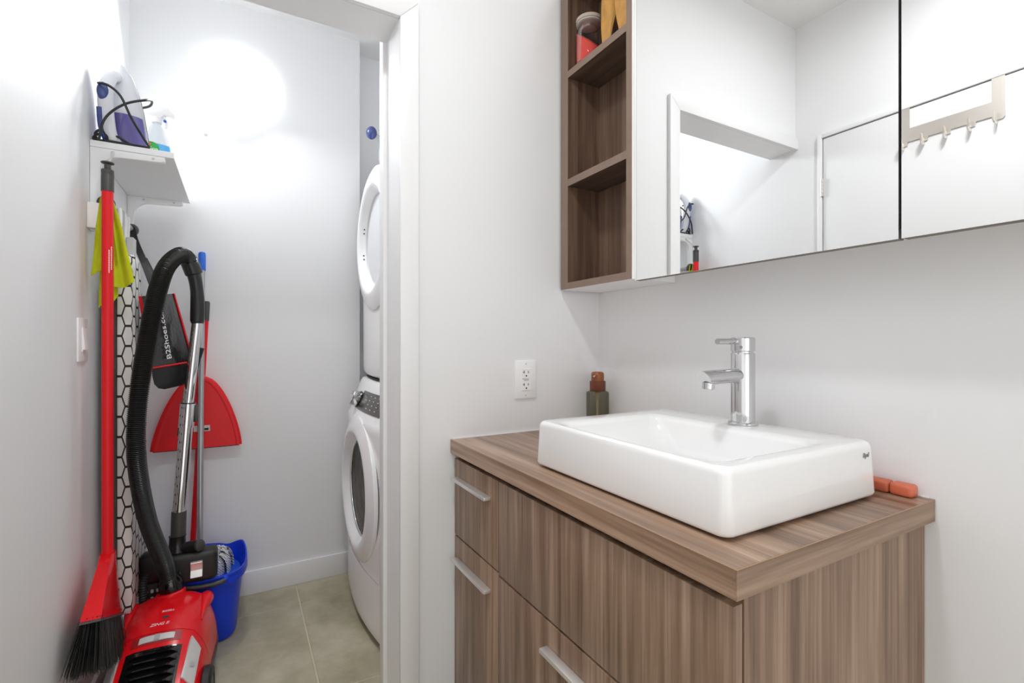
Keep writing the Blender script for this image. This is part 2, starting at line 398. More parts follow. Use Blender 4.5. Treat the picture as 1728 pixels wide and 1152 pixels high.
# ================================================================== VANITY
v = thing('vanity_cabinet', (0.80, 0.84, 0), 'striped walnut bathroom vanity with white bar handles under the white sink', 'cabinet')
XF = 0.535; VY0 = 0.390; VZ1 = 0.8060
mb = MB().box(0.5585, XB-0.002, VY0+0.001, VY0+0.017, 0.0, VZ1).build('side_panel', M_woodv, v, 0.0008, 1)
box('side_panel', M_woodv, v, 0.556, XB-0.002, YA-0.018, YA-0.002, 0.0, VZ1, 0.0008, 1)
box('carcass', M_dark, v, 0.5625, XB-0.003, VY0+0.017, YA-0.018, 0.09, VZ1-0.001)
box('toe_kick', M_woody, v, 0.60, 0.615, VY0+0.017, YA-0.018, 0.0, 0.09)
def front(name, y0, y1, z0, z1, hy=None, hz=None):
    p = MB().box(XF, 0.5535, y0, y1, z0, z1).build(name, M_woodv, v, 0.0016, 2)
    if hy:
        mb = MB().box(XF-0.020, XF-0.0005, hy-0.1045, hy+0.1045, hz-0.009, hz)
        tag(mb.build('handle', M_alu, p, 0.0012), 'flat white metal bar handle')
SY = 1.0175
front('drawer', SY+0.0024, YA-0.004, 0.5760, 0.7905, 1.1605, 0.7435)
front('door', SY+0.0024, YA-0.004, 0.095, 0.5715, 1.1605, 0.5175)
front('false_front', VY0, SY-0.0024, 0.5695, 0.7905)
front('door', VY0, SY-0.0024, 0.095, 0.5645, 0.7035, 0.5165)
ct = thing('countertop', (0.79, 0.83, VZ1), 'thick walnut laminate countertop on the vanity, under the white sink', 'countertop')
box('end_band', M_woodx, ct, 0.5234, XB-0.001, 0.3765, 0.3778, VZ1+0.0002, 0.8446, 0.0003, 1)
box('slab', M_woody, ct, 0.5234, XB-0.001, 0.3778, YA-0.0012, VZ1+0.0002, 0.8446, 0.0006, 1)
mb = MB().tube([(0.5236, YA-0.004, 0.8444), (0.5236, 0.3767, 0.8444), (XB-0.002, 0.3767, 0.8444)], 0.0008, 6)
mb.build('edge_line', M_line, ct)
mb = MB().box(0.53, XB-0.0012, YA-0.0038, YA-0.0006, 0.8446, 0.8462).box(XB-0.0036, XB-0.0004, 0.385, YA-0.004, 0.8446, 0.8462)
tag(mb.build('sealant_bead', M_white, ct), 'white sealant bead along the wall')

# ------------------------------------------------------------------ sink
ZS0, ZS1 = 0.8448, 0.9455
sk = thing('vessel_sink', (0.785, 0.679, ZS0), 'white rectangular ceramic vessel sink standing on the walnut countertop', 'sink')
cx, cy, hx, hy = 0.785, 0.679, 0.2065, 0.2480
L = []
L.append(rrect(cx, cy, hx-0.03, hy-0.03, 0.02, ZS0+0.0035))
L.append(rrect(cx, cy, hx-0.006, hy-0.006, 0.016, ZS0+0.0035))
L.append(rrect(cx, cy, hx-0.002, hy-0.002, 0.018, ZS0+0.006))
L.append(rrect(cx, cy, hx, hy, 0.019, ZS0+0.011))
L.append(rrect(cx, cy, hx-0.0045, hy-0.0045, 0.0165, ZS1-0.012))
for k in range(1, 7):
    a = PI/2*k/6
    L.append(rrect(cx, cy, hx-0.0045-0.009*(1-math.cos(a)), hy-0.0045-0.009*(1-math.cos(a)), 0.0165, ZS1-0.012+0.012*math.sin(a)))
bx, by = 0.7455, 0.670; bhx, bhy = 0.1475, 0.2020
L.append(rrect(bx, by, bhx+0.008, bhy+0.008, 0.034, ZS1-0.0001))
for k in range(1, 8):
    a = PI/2*k/7
    L.append(rrect(bx, by, bhx+0.008-0.019*math.sin(a), bhy+0.008-0.022*math.sin(a), 0.034, ZS1-0.015*(1-math.cos(a))))
L.append(rrect(bx, by, bhx-0.018, bhy-0.030, 0.040, ZS1-0.034))
L.append(rrect(bx, by, bhx-0.026, bhy-0.055, 0.046, ZS1-0.062))
L.append(rrect(bx, by, bhx-0.036, bhy-0.075, 0.050, ZS1-0.076))
L.append(rrect(bx, by, bhx-0.060, bhy-0.105, 0.050, ZS1-0.083))
L.append(rrect(bx, by, 0.030, 0.034, 0.029, ZS1-0.086))
MB().loft(L).build('basin', M_ceramic, sk, ang=75)
box('foot', M_dark, sk, cx-hx+0.02, cx+hx-0.02, cy-hy+0.02, cy+hy-0.02, ZS0+0.0000, ZS0+0.0034)
MB().lathe([(0.029, 0), (0.029, 0.003), (0.022, 0.005), (0.020, 0.002)], (bx, by, ZS1-0.0862), n=28).build('drain', M_chrome, sk)
Mx = basis((0.953, cy-hy+0.0030, ZS1-0.0225), (1, 0, 0), (0, 0, 1))
tag(MB().text('Ryal', 0.0115, Mx, 0.0006, 0.25).build('maker_mark', M_textg, sk, smooth=False), 'small grey printed maker mark')

# ------------------------------------------------------------------ faucet
fx, fy, fz = 0.9395, 0.6615, ZS1
fa = thing('faucet', (fx, fy, fz), 'single lever chrome faucet standing on the back rim of the white sink', 'faucet')
MB().lathe([(0.0290, 0), (0.0300, 0.001), (0.0300, 0.0045), (0.0285, 0.0062), (0.0245, 0.0066)], (fx, fy, fz), n=40).build('base_ring', M_chrome, fa)
MB().lathe([(0.0240, 0.0066), (0.0240, 0.150), (0.0232, 0.1520), (0.0215, 0.1522), (0.0215, 0.1558)], (fx, fy, fz), n=48).build('body', M_chrome, fa)
MB().lathe([(0.0228, 0.1558), (0.0240, 0.1570), (0.0240, 0.1835), (0.0228, 0.1850)], (fx, fy, fz), n=48).build('cap', M_chrome, fa)
pts = [(fx-0.012, fy, fz+0.1050), (fx-0.060, fy, fz+0.1040), (fx-0.100, fy, fz+0.1030), (fx-0.1230, fy, fz+0.1020)]
mb = MB(); loops = []
for i, (p, r) in enumerate(zip(pts, (0.0150, 0.0150, 0.0150, 0.0150))):
    lp = []
    for k in range(28):
        a = 2*PI*k/28; dx = 0.020*math.cos(a-0.0) if i == 3 else 0
        # oblique mouth: upper lip reaches further out
        lp.append(Vector((p[0]-(0.010*math.sin(a) if i == 3 else 0), p[1]+r*math.cos(a), p[2]+r*math.sin(a))))
    loops.append(lp)
sp = mb.loft(loops).build('spout', M_chrome, fa)
MB().lathe([(0.0118, 0), (0.0118, 0.012)], (fx-0.1105, fy, fz+0.0800), (0.12, 0, 1), n=24).build('aerator', M_chrome, sp)
MB().lathe([(0.0095, 0), (0.0095, 0.001)], (fx-0.1106, fy, fz+0.0793), (0.12, 0, 1), n=24).build('aerator_mesh', M_chromed, sp)
lv = MB().tube([(fx-0.010, fy, fz+0.1770), (fx-0.0820, fy, fz+0.1765)], 0.0062, 18).build('lever', M_chrome, fa)
MB().lathe([(0.0034, 0), (0.0034, 0.0016)], (fx-0.0215, fy-0.0105, fz+0.1645), (-0.90, -0.44, 0), n=14).build('set_screw', M_chromed, fa)
MB().lathe([(0.0022, 0), (0.0022, 0.001)], (fx-0.0193, fy-0.0228, fz+0.0035), (-0.64, -0.77, 0), n=10).build('base_dimple', M_chromed, fa)

# ------------------------------------------------------------------ soap dispenser, orange razor case, outlet, switch
dx_, dy_, dz_ = 1.0080, 1.2280, 0.8447
sd = thing('soap_dispenser', (dx_, dy_, dz_), 'smoky bottle with amber pump top in the corner behind the sink', 'soap dispenser')
MB().lathe([(0.0345, 0), (0.0360, 0.002), (0.0360, 0.112), (0.0345, 0.1165), (0.030, 0.118), (0.016, 0.118), (0.016, 0.122)], (dx_, dy_, dz_), n=36).build('bottle', M_smoke, sd)
MB().lathe([(0.0042, 0.01), (0.0042, 0.092), (0.0075, 0.102), (0.0085, 0.117)], (dx_, dy_, dz_), n=16).build('dip_tube', M_tube, sd)
MB().lathe([(0.0250, 0.1192), (0.0255, 0.1200), (0.0255, 0.1505), (0.0245, 0.1515), (0.018, 0.152)], (dx_, dy_, dz_), n=32).build('collar', M_amber2, sd)
ph = MB().lathe([(0.0205, 0.152), (0.0208, 0.170), (0.0200, 0.1765), (0.0170, 0.1800), (0.010, 0.1815)], (dx_, dy_, dz_), n=32).build('pump_head', M_amber, sd)
MB().tube(smooth_path([(dx_-0.012, dy_-0.010, dz_+0.1690), (dx_-0.026, dy_-0.016, dz_+0.1685), (dx_-0.033, dy_-0.019, dz_+0.1650)], 4), 0.0030, 10).build('nozzle', M_chrome, ph)
rz = thing('toiletry_case', (1.042, 0.46, 0.8446), 'orange rounded stick lying on the countertop behind the sink', 'toiletry')
MB().box(1.0275, 1.0555, 0.396, 0.432, 0.8448, 0.8672).build('cap', M_orange, rz, 0.0065, 4)  # lit end of the bar, brighter orange
MB().box(1.0280, 1.0550, 0.4322, 0.560, 0.8448, 0.8668).build('tube', mat('orange_plastic_shaded', (0.56, 0.14, 0.065), 0.45), rz, 0.0065, 4)  # same bar further back, its shade painted as a darker orange

ou = thing('power_outlet', (0.7717, YA, 0.948), 'white double power outlet on the wall above the left end of the vanity', 'outlet')
OX, OZ = 0.7717, 1.0058
MB().box(OX-0.0378, OX+0.0378, YA-0.006, YA, OZ-0.0590, OZ+0.0590).build('plate', M_wplas, ou, 0.0025, 2)
rc = MB().box(OX-0.0165, OX+0.0165, YA-0.0082, YA-0.0058, OZ-0.0335, OZ+0.0335).build('receptacle', M_wplas, ou, 0.0008, 1)
for s_ in (1, -1):
    z = OZ+0.0190*s_ + 0.004
    MB().prism([(OX-0.0085, YA-0.0081, z-0.0042), (OX-0.0065, YA-0.0081, z-0.0042), (OX-0.0065, YA-0.0081, z+0.0042), (OX-0.0085, YA-0.0081, z+0.0042), (OX-0.0085, YA-0.0081, z+0.001), (OX-0.0125, YA-0.0081, z+0.001), (OX-0.0125, YA-0.0081, z-0.001), (OX-0.0085, YA-0.0081, z-0.001)], (0, -0.0004, 0)).build('slot', M_slot, rc)
    MB().box(OX+0.0060, OX+0.0080, YA-0.0085, YA-0.0081, z-0.0035, z+0.0035).build('slot', M_slot, rc)
    MB().lathe([(0.0026, 0), (0.0026, 0.0004)], (OX, YA-0.0081, z-0.0115), (0, -1, 0), n=12).build('ground_hole', M_slot, rc)
MB().box(OX-0.0125, OX-0.0105, YA-0.0085, YA-0.0081, OZ+0.001, OZ+0.004).build('indicator', M_slot, rc)
MB().box(OX-0.009, OX+0.009, YA-0.0092, YA-0.0081, OZ-0.0032, OZ-0.0002).build('test_button', M_lgrey, rc)
MB().box(OX-0.009, OX+0.009, YA-0.0092, YA-0.0081, OZ+0.0006, OZ+0.0036).build('reset_button', M_lgrey, rc)
for s_ in (1, -1): MB().lathe([(0.0028, 0), (0.0024, 0.0006)], (OX, YA-0.0060, OZ+0.0485*s_), (0, -1, 0), n=12).build('screw', M_lgrey, ou)

sw = thing('light_switch', (XL, 1.7738, 1.07), 'white rocker light switch on the left wall beside the red broom', 'light switch')
MB().box(XL, XL+0.006, 1.7280, 1.8200, 1.0670, 1.1880).build('plate', M_wplas, sw, 0.0025, 2)
MB().box(XL+0.005, XL+0.0085, 1.7565, 1.7915, 1.0940, 1.1610).build('rocker', M_wplas, sw, 0.001, 1)
MB().prism([(XL+0.0085, 1.758, 1.100), (XL+0.0125, 1.758, 1.100), (XL+0.0085, 1.758, 1.158)], (0, 0.032, 0)).build('rocker_tilt', M_wplas, sw)

# ================================================================== WALL CABINET with mirror doors
XS, XM = 0.9000, 0.9085
SZ0, SZ1 = 1.2881, 2.255
sy0, sy1 = 0.957, 1.2799                          # open shelf between these
wc = thing('open_wall_shelf', (0.98, 1.118, SZ0), 'tall open walnut wall shelf with white sides between wall corner and mirror', 'shelf')
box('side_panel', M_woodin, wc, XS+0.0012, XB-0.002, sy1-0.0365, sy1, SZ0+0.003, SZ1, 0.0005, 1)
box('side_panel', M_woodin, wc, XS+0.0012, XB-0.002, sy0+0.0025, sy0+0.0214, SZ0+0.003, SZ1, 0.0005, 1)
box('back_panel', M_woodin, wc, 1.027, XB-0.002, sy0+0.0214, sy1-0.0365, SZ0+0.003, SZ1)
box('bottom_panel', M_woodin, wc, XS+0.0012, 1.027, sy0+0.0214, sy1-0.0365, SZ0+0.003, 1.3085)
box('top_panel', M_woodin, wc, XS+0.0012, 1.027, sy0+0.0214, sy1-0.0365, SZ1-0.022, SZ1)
for z0, z1 in ((1.612, 1.634), (1.953, 1.974)):
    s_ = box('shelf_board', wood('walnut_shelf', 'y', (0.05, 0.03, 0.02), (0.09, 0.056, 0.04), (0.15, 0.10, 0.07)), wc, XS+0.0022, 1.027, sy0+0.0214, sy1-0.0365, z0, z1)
    box('edge_band', M_woodedge, s_, XS+0.0010, XS+0.0022, sy0+0.0214, sy1-0.0365, z0, z1)
for a, b, c, d in ((sy1-0.0365, sy1, SZ0, SZ1), (sy0, sy0+0.0214, SZ0, SZ1), (sy0+0.0214, sy1-0.0365, SZ0, 1.3085)):
    box('edge_band', M_woodedge, wc, XS, XS+0.0012, a, b, c, d, 0.0003, 1)
tag(box('underside', M_white, wc, XS+0.0012, XB-0.002, sy0+0.0025, sy1, SZ0, SZ0+0.003), 'white laminate underside')
tag(box('outer_side', M_white, wc, XS+0.0012, XB-0.002, sy0, sy0+0.0025, SZ0, SZ1), 'white laminate outer side')

mc = thing('mirror_cabinet', (0.99, 0.50, 1.30), 'wall cabinet with frameless mirror doors above the sink', 'mirror cabinet')
box('carcass', M_white, mc, XM+0.021, XB-0.002, 0.02, sy0-0.003, 1.335, SZ1, 0.001, 1)
for y0, y1 in ((0.3680, 0.9560), (0.02, 0.3640)):
    z0 = 1.2835
    d = box('mirror_door', M_taupe, mc, XM+0.004, XM+0.020, y0+0.001, y1-0.001, z0, SZ1)
    tag(box('mirror_glass', M_mirror, d, XM, XM+0.0038, y0, y1, z0+0.0003, SZ1), 'clear mirror glass face')
box('seam_shadow_strip', M_dark, mc, XM+0.006, XM+0.0195, 0.3642, 0.3678, 1.30, SZ1-0.01)

# jar of coral salt and dried leaves on the top shelf
jx, jy, jz = 0.9480, 1.1950, 1.9742
jr = thing('glass_jar', (jx, jy, jz), 'lidded glass jar part filled with coral red salt on the top wall shelf', 'jar')
MB().lathe([(0.036, 0), (0.0415, 0.003), (0.0425, 0.008), (0.0425, 0.098), (0.0400, 0.110), (0.0345, 0.118), (0.0345, 0.130), (0.0365, 0.131), (0.0365, 0.134),
            (0.0335, 0.134), (0.0335, 0.118), (0.0390, 0.109), (0.0405, 0.098), (0.0405, 0.008), (0.034, 0.006)], (jx, jy, jz), n=40).build('jar_body', M_glass, jr)
Ls = []
for r_, h_ in ((0.034, 0.0065), (0.0398, 0.009), (0.0398, 0.05)):
    Ls.append([Vector((jx+r_*math.cos(2*PI*k/28), jy+r_*math.sin(2*PI*k/28), jz+h_)) for k in range(28)])
def salt(a, f): return 0.080+0.036*f*math.sin(a-0.25)
Ls.append([Vector((jx+0.0398*math.cos(2*PI*k/28), jy+0.0398*math.sin(2*PI*k/28), jz+salt(2*PI*k/28, 1))) for k in range(28)])
Ls.append([Vector((jx+0.020*math.cos(2*PI*k/28), jy+0.020*math.sin(2*PI*k/28), jz+salt(2*PI*k/28, 0.5)+0.006)) for k in range(28)])
MB().loft(Ls).build('salt', M_coral, jr)
MB().lathe([(0.0375, 0.1345), (0.0415, 0.136), (0.0420, 0.142), (0.0415, 0.146), (0.036, 0.150), (0.010, 0.1515)], (jx, jy, jz), n=40).build('lid', mat('lid_glass', (0.62, 0.52, 0.42), 0.08, trans=0.25), jr)
MB().lathe([(0.0368, 0.1300), (0.0395, 0.1312), (0.0395, 0.1345), (0.0368, 0.1350)], (jx, jy, jz), n=40).build('seal_ring', mat('seal_rubber', (0.70, 0.64, 0.58), 0.4, trans=0.3), jr)
lf = thing('dried_leaf_ornament', (0.975, 1.05, 1.9742), 'golden dried leaf ornament standing right of the glass jar', 'ornament')
def leaf(name, m, base, top, wid, bend, tw):
    base, top = Vector(base), Vector(top)
    def fn(u, q):
        p = base.lerp(top, q); ww = wid*(0.03+math.sin(PI*min(1, 0.01+0.72*q))**0.9)
        n = Vector((math.cos(tw), math.sin(tw), 0)); t = Vector((-n.y, n.x, 0))
        s = (u-0.5)*2
        return p+t*(s*ww)+n*(bend*(1-s*s)+0.006*math.sin(9*q+5*u)*(1 if abs(s) < 0.9 else 0.4))
    return MB().grid(fn, 10, 16).build(name, m, lf, solid=0.0014)
leaf('leaf', M_leaf, (0.945, 1.116, 1.9745), (0.958, 1.100, 2.215), 0.028, 0.008, PI+0.35)
leaf('leaf', M_leaf, (0.938, 1.030, 1.9745), (0.955, 1.042, 2.210), 0.036, 0.010, PI+0.2)
leaf('leaf', M_leafd, (0.985, 1.075, 1.9745), (0.985, 1.070, 2.20), 0.060, 0.006, PI+0.1)
MB().tube([(0.962, 1.020, 1.9745), (0.972, 1.075, 1.9795)], 0.004, 8).build('stem', M_leafd, lf)

# over-door hook rack (seen in the mirror)
hk = thing('door_hook_rack', (XL+0.012, 0.735, 1.86), 'brushed steel five-hook rack over the white door reflected in the mirror', 'hook rack')
HX = XL+0.0108
prof = []
zt, zb = 1.9240, 1.8720
ys = [0.870, 0.808, 0.743, 0.677, 0.611]
poly = [(HX, 0.886, zt-0.008), (HX, 0.878, zt), (HX, 0.602, zt), (HX, 0.592, zt-0.010)]
for y_ in reversed(ys):
    poly += [(HX, y_-0.013, zb+0.002), (HX, y_-0.010, zb-0.012), (HX, y_+0.010, zb-0.012), (HX, y_+0.013, zb+0.002)] if y_ != 0.611 else [(HX, 0.592, zb-0.006), (HX, 0.598, zb-0.013), (HX, y_+0.010, zb-0.013), (HX, y_+0.014, zb+0.002)]
MB().prism(poly, (0.003, 0, 0)).build('plate', M_steel, hk)
for y_ in (0.869, 0.609):
    MB().box(HX, HX+0.002, y_-0.0165, y_+0.0165, zt-0.01, DZ+0.004).build('strap', M_steel, hk)
for y_ in ys:
    P = [(HX+0.0015, y_, zb-0.008), (HX+0.010, y_, zb-0.017), (HX+0.022, y_, zb-0.013), (HX+0.026, y_, zb+0.004), (HX+0.026, y_, zb+0.012)]
    MB().tube(smooth_path(P, 5), 0.0105, 10, flat=0.18, up=Vector((0, 1, 0))).build('hook', M_steel, hk, ang=60)

# ================================================================== LAUNDRY STACK (front faces -x)
def arcface(prof, y0, y1, bow, ny=24):
    """front skin: prof = (x, z) pairs bottom to top, bowed out towards -x in the middle"""
    mb = MB(); yc, hw = (y0+y1)/2, (y1-y0)/2; loops = []
    for j in range(ny+1):
        t = -1+2*j/ny; y = yc+hw*t; off = -bow*(1-t*t)
        loops.append([Vector((x+off*k, y, z)) for x, z, k in prof])
    return loops
def machine_body(name, parent, prof, y0, y1, bow, xback, m, hole):
    """bowed front skin with a round porthole, sides, top and back"""
    fine = [prof[0]]
    for q in prof[1:]:
        p = fine[-1]; n = max(1, int(math.ceil((q[1]-p[1])/0.022)))
        fine += [tuple(p[i]+(q[i]-p[i])*k/n for i in range(3)) for k in range(1, n+1)]
    ny = 44; loops = arcface(fine, y0, y1, bow, ny); nz = len(fine); mb = MB()
    v = [p for l in loops for p in l]; f = []
    for j in range(ny):
        for i in range(nz-1):
            q = [j*nz+i, (j+1)*nz+i, (j+1)*nz+i+1, j*nz+i+1]; c = sum((v[k] for k in q), Vector())/4
            if math.hypot(c.y-hole[0], c.z-hole[1]) > hole[2]: f.append(q)
    k = len(v); v += [Vector((xback, y, z)) for y in (y0, y1) for z in (prof[0][1], prof[-1][1])]
    f.append([i for i in range(nz)]+[k+1, k]); f.append([ny*nz+i for i in range(nz)]+[k+3, k+2])
    f.append([j*nz+nz-1 for j in range(ny+1)]+[k+3, k+1]); f.append([j*nz for j in range(ny+1)]+[k+2, k]); f.append([k, k+1, k+3, k+2])
    return mb.add(v, f).build(name, m, parent, ang=35)
def round_door(parent, cx_, cy_, cz_, r_lip, r_fl, depth, m_in, glass=True, window=True):
    """porthole door: axis along -x; cx_ is the lip plane"""
    ax = (-1, 0, 0); base = (cx_, cy_, cz_)
    prof = [(r_fl, -depth), (r_fl+0.004, -depth*0.80), (r_fl+0.002, -depth*0.55), (r_fl-0.018, -depth*0.28), (r_lip+0.022, -0.004), (r_lip+0.008, 0.0), (r_lip-0.002, -0.002),
            (r_lip-0.010, -0.010), (r_lip-0.026, -0.026), (r_lip-0.032, -0.032)]
    d = MB().lathe(prof, base, ax, n=72, cap0=False, cap1=False).build('door', M_enamel, parent, ang=50)
    g = r_lip-0.032
    if window:
        MB().lathe([(g+0.003, -0.028), (g-0.004, -0.031), (g-0.005, -0.034)], base, ax, n=64, cap0=False, cap1=False).build('window_ring', M_chrome, d)
        for k in range(5):
            rr = g*(1-0.13*k); MB().lathe([(rr-0.004, -0.038-0.014*k), (rr-0.008, -0.046-0.014*k), (rr-0.016, -0.048-0.014*k), (rr*0.87-0.004, -0.052-0.014*k)], base, ax, n=48, cap0=False, cap1=(k == 4)).build('drum_rib', M_drum, d)
        MB().lathe([(g-0.004, -0.0335), (g*0.9, -0.0335), (g*0.6, -0.0335), (0.01, -0.0335)], base, ax, n=48, cap0=False).build('window_glass', clear('door_glass', (0.55, 0.54, 0.50), 0.3), d)
    else:
        MB().lathe([(g, -0.031), (g-0.004, -0.038), (g*0.7, -0.041), (0.01, -0.042)], base, ax, n=64, cap0=False).build('door_inner', m_in, d)
    return d
WY0, WY1 = 1.690, 2.372
ws = thing('washing_machine', (0.78, 2.03, 0), 'white front-loading washing machine standing on the tiled floor under the dryer', 'washing machine')
wp = [(0.462, 0.030, 1), (0.450, 0.036, 1), (0.446, 0.060, 1), (0.446, 0.245, 1), (0.448, 0.255, 1), (0.448, 0.800, 1), (0.456, 0.812, 1), (0.505, 0.940, 0.7), (0.516, 0.956, 0.6), (0.535, 0.9625, 0.5)]
machine_body('cabinet_body', ws, wp, WY0, WY1, 0.034, 1.20, M_enamel, (2.030, 0.532, 0.245))
mb = MB().loft([[Vector((0.470-0.034*(1-t*t), 2.031+0.325*t, z)) for z in (0.0, 0.030)]+[Vector((1.15, 2.031+0.325*t, 0.030)), Vector((1.15, 2.031+0.325*t, 0.0))] for t in [-1+k/8 for k in range(17)]])
tag(mb.build('plinth', mat('plinth_dark', (0.05, 0.042, 0.025), 0.6), ws), 'dark recessed plinth')
round_door(ws, 0.398, 2.030, 0.532, 0.224, 0.286, 0.034, M_drum)
loops = arcface([(0.4452, 0.2475, 1), (0.4452, 0.2505, 1)], WY0+0.004, WY1-0.004, 0.034)
MB().loft(loops, closed=False).build('panel_seam', M_lgrey, ws, solid=0.0006)
# slanted console: dark smoked panel and chrome dial
n_ = Vector((-0.128, 0, 0.049)).normalized(); tz = Vector((0.049, 0, 0.128)).normalized()
def on_console(y, f, lift):
    t = (y-(WY0+WY1)/2)/((WY1-WY0)/2); off = -0.034*(1-t*t)*(1-0.3*f)
    return Vector((0.456+0.049*f+off, y, 0.812+0.128*f))+n_*lift
pn = MB().grid(lambda u, q: on_console(1.80+0.322*u, 0.22+0.58*q-0.10*q*max(0, u-0.8)*5*0, 0.0025), 12, 4).build('display_panel', M_panelg, ws, solid=0.002)
for a in range(3):
    for b in range(4):
        c0 = on_console(1.86+0.055*a, 0.34+0.12*b, 0.0038)
        MB().box(-0.008, 0.008, -0.0018, 0.0018, -0.0006, 0.0006, basis(c0, (0, -1, 0), tz)).build('button', M_lgrey, pn)
kc = on_console(2.150, 0.48, 0.001)
MB().lathe([(0.036, 0), (0.037, 0.006), (0.034, 0.010)], kc, n_, n=40).build('dial_bezel', M_blackg, ws)
kn = MB().lathe([(0.0325, 0.008), (0.0330, 0.012), (0.0315, 0.034), (0.0285, 0.0375), (0.006, 0.0385)], kc, n_, n=40).build('dial', M_chrome, ws)
MB().box(-0.0025, 0.0025, 0.010, 0.027, -0.0005, 0.0008, basis(kc+n_*0.0386, (0, -1, 0), tz)).build('dial_mark', M_chromed, kn)

dy = thing('tumble_dryer', (0.85, 2.03, 0.966), 'white tumble dryer stacked on top of the washing machine', 'dryer')
dp = [(0.560, 0.968, 1), (0.532, 0.972, 1), (0.520, 0.985, 1), (0.517, 1.010, 1), (0.517, 1.830, 1), (0.530, 1.850, 1), (0.585, 1.955, 0.7), (0.605, 1.968, 0.5)]
machine_body('cabinet_body', dy, dp, WY0, WY1, 0.030, 1.20, M_enamel, (2.030, 1.548, 0.245))
mb = MB().loft(arcface([(0.528, 0.9632, 1), (0.528, 0.9682, 1)], WY0+0.02, WY1-0.02, 0.030), closed=False).build('joint', M_dark, dy, solid=0.02)
d = round_door(dy, 0.464, 2.030, 1.548, 0.222, 0.292, 0.034, mat('lint_liner', (0.70, 0.71, 0.73), 0.5, bump=(60, 0.3)), window=False)
for a in (2.86, 2.95, 3.45, 3.54):
    p = Vector((0.464+0.0225, 2.03-0.198*math.cos(a), 1.548+0.198*math.sin(a)*-1))
    MB().sphere(p, 0.0035, 8).build('screw', M_slot, d)
# clear bottle with a blue ball on the dryer
cb = thing('clear_bottle', (0.592, 2.285, 1.968), 'clear bottle with dark blue ball stopper standing on the dryer', 'bottle')
MB().lathe([(0.022, 0), (0.024, 0.003), (0.024, 0.055), (0.010, 0.085), (0.009, 0.105)], (0.592, 2.285, 1.968), n=24).build('bottle', M_clear, cb)
MB().tube([(0.592, 2.285, 2.060), (0.575, 2.285, 2.075), (0.552, 2.285, 2.092)], [0.013, 0.012, 0.008], 14).build('neck', M_clear, cb)
MB().tube([(0.590, 2.285, 2.072), (0.574, 2.285, 2.128)], 0.009, 10).build('lever', M_clear, cb)
MB().sphere((0.5350, 2.285, 2.0955), 0.029, 24, (0.85, 1, 1)).build('ball', M_dblue, cb)

# ================================================================== CLOSET LAMP
lp = thing('wall_lamp', (0.0, YB, 2.08), 'glowing round white dome lamp on the closet rear wall', 'lamp')
MB().lathe([(0.150, 0), (0.152, 0.004), (0.152, 0.014), (0.146, 0.018)], (0, YB, 2.253), (0, -1, 0), n=56).build('lamp_base', M_wplas, lp)
MB().lathe([(0.163, 0.022), (0.166, 0.026), (0.164, 0.034), (0.150, 0.052), (0.120, 0.072), (0.075, 0.086), (0.02, 0.092)], (0, YB, 2.253), (0, -1, 0), n=56).build('diffuser', M_lamp, lp)
cl = thing('ceiling_lamp', (0.11, 0.50, ZC-0.05), 'round white lamp on the bathroom ceiling', 'lamp')
MB().lathe([(0.13, 0), (0.13, 0.03), (0.11, 0.05), (0.09, 0.05)], (0.11, 0.50, ZC), (0, 0, -1), n=40).build('housing', M_wplas, cl)
vl = thing('vanity_light', (1.03, 0.66, 2.37), 'white bar light on the wall above the mirror cabinet', 'lamp')
box('rail', M_wplas, vl, XB-0.025, XB, 0.32, 1.0, 2.385, 2.435, 0.003)

# ================================================================== CLOSET SHELF AND WHAT STANDS ON IT
SZB, SZT = 1.7025, 1.7215
sh = thing('wall_shelf', (XL, 2.15, SZB), 'white board shelf on curved brackets on the closet left wall', 'shelf')
MB().box(XL+0.001, -0.181, 1.862, 2.436, SZB, SZT).build('board', M_white, sh, 0.001, 1)
def bracket(y, th, drop):
    pts = [(-0.205, SZB), (-0.205, SZB-0.014)]
    r = 0.05; ccx, ccz = XL+0.022+r, SZB-0.022-r
    pts += [(-0.215, SZB-0.018)]
    for k in range(9):
        a = PI/2+PI/2*k/8
        pts.append((ccx+r*math.cos(a), ccz+r*math.sin(a)))
    pts += [(XL+0.016, SZB-drop), (XL+0.0005, SZB-drop), (XL+0.0005, SZB)]
    b = MB().prism([(p[0], y, p[1]) for p in pts], (0, th, 0)).build('bracket', M_wplas, sh, 0.002, 2)
    for q in (-0.335, -0.235): MB().lathe([(0.004, 0), (0.004, 0.001)], (q, y, SZB-0.010), (0, -1, 0), n=10).build('screw', M_lgrey, b)
    return b
b1 = bracket(1.864, 0.022, 0.250)
box('end_block', M_wplas, b1, XL+0.0005, XL+0.034, 1.830, 1.862, 1.455, 1.530, 0.003)
bracket(2.412, 0.022, 0.140)
# iron
ib = Vector((-0.3220, 1.9240, SZT+0.0006)); nn = Vector((-0.5, -0.866, 0)).normalized(); wv = Vector((0.866, -0.5, 0)).normalized(); zz = Vector((0, 0, 1))
ir = thing('steam_iron', ib, 'white and violet steam iron standing upright on the closet shelf', 'iron')
def ip(wd, n, z): return ib+wv*wd*1.06+nn*(n*0.92+0.13*max(0, z-0.013))+zz*(z*1.06)
def hw_(z): 
    t = max(0.0, min(1.0, z/0.252)); return 0.056*(1-t**2.1)**0.62
def iron_loop(z, n0, n1, inset, top):
    a = max(0.0015, hw_(z)-inset); m = 14
    lp = []
    for k in range(m+1):
        s_ = -1+2*k/m; lp.append(ip(a*s_, n0, z))
    for k in range(m+1):
        s_ = 1-2*k/m; lp.append(ip(a*s_*top, n0+(n1-n0)*(1-abs(s_)**2.5*0.75), z))
    return lp
zs_ = [0.012+0.240*k/20 for k in range(21)]
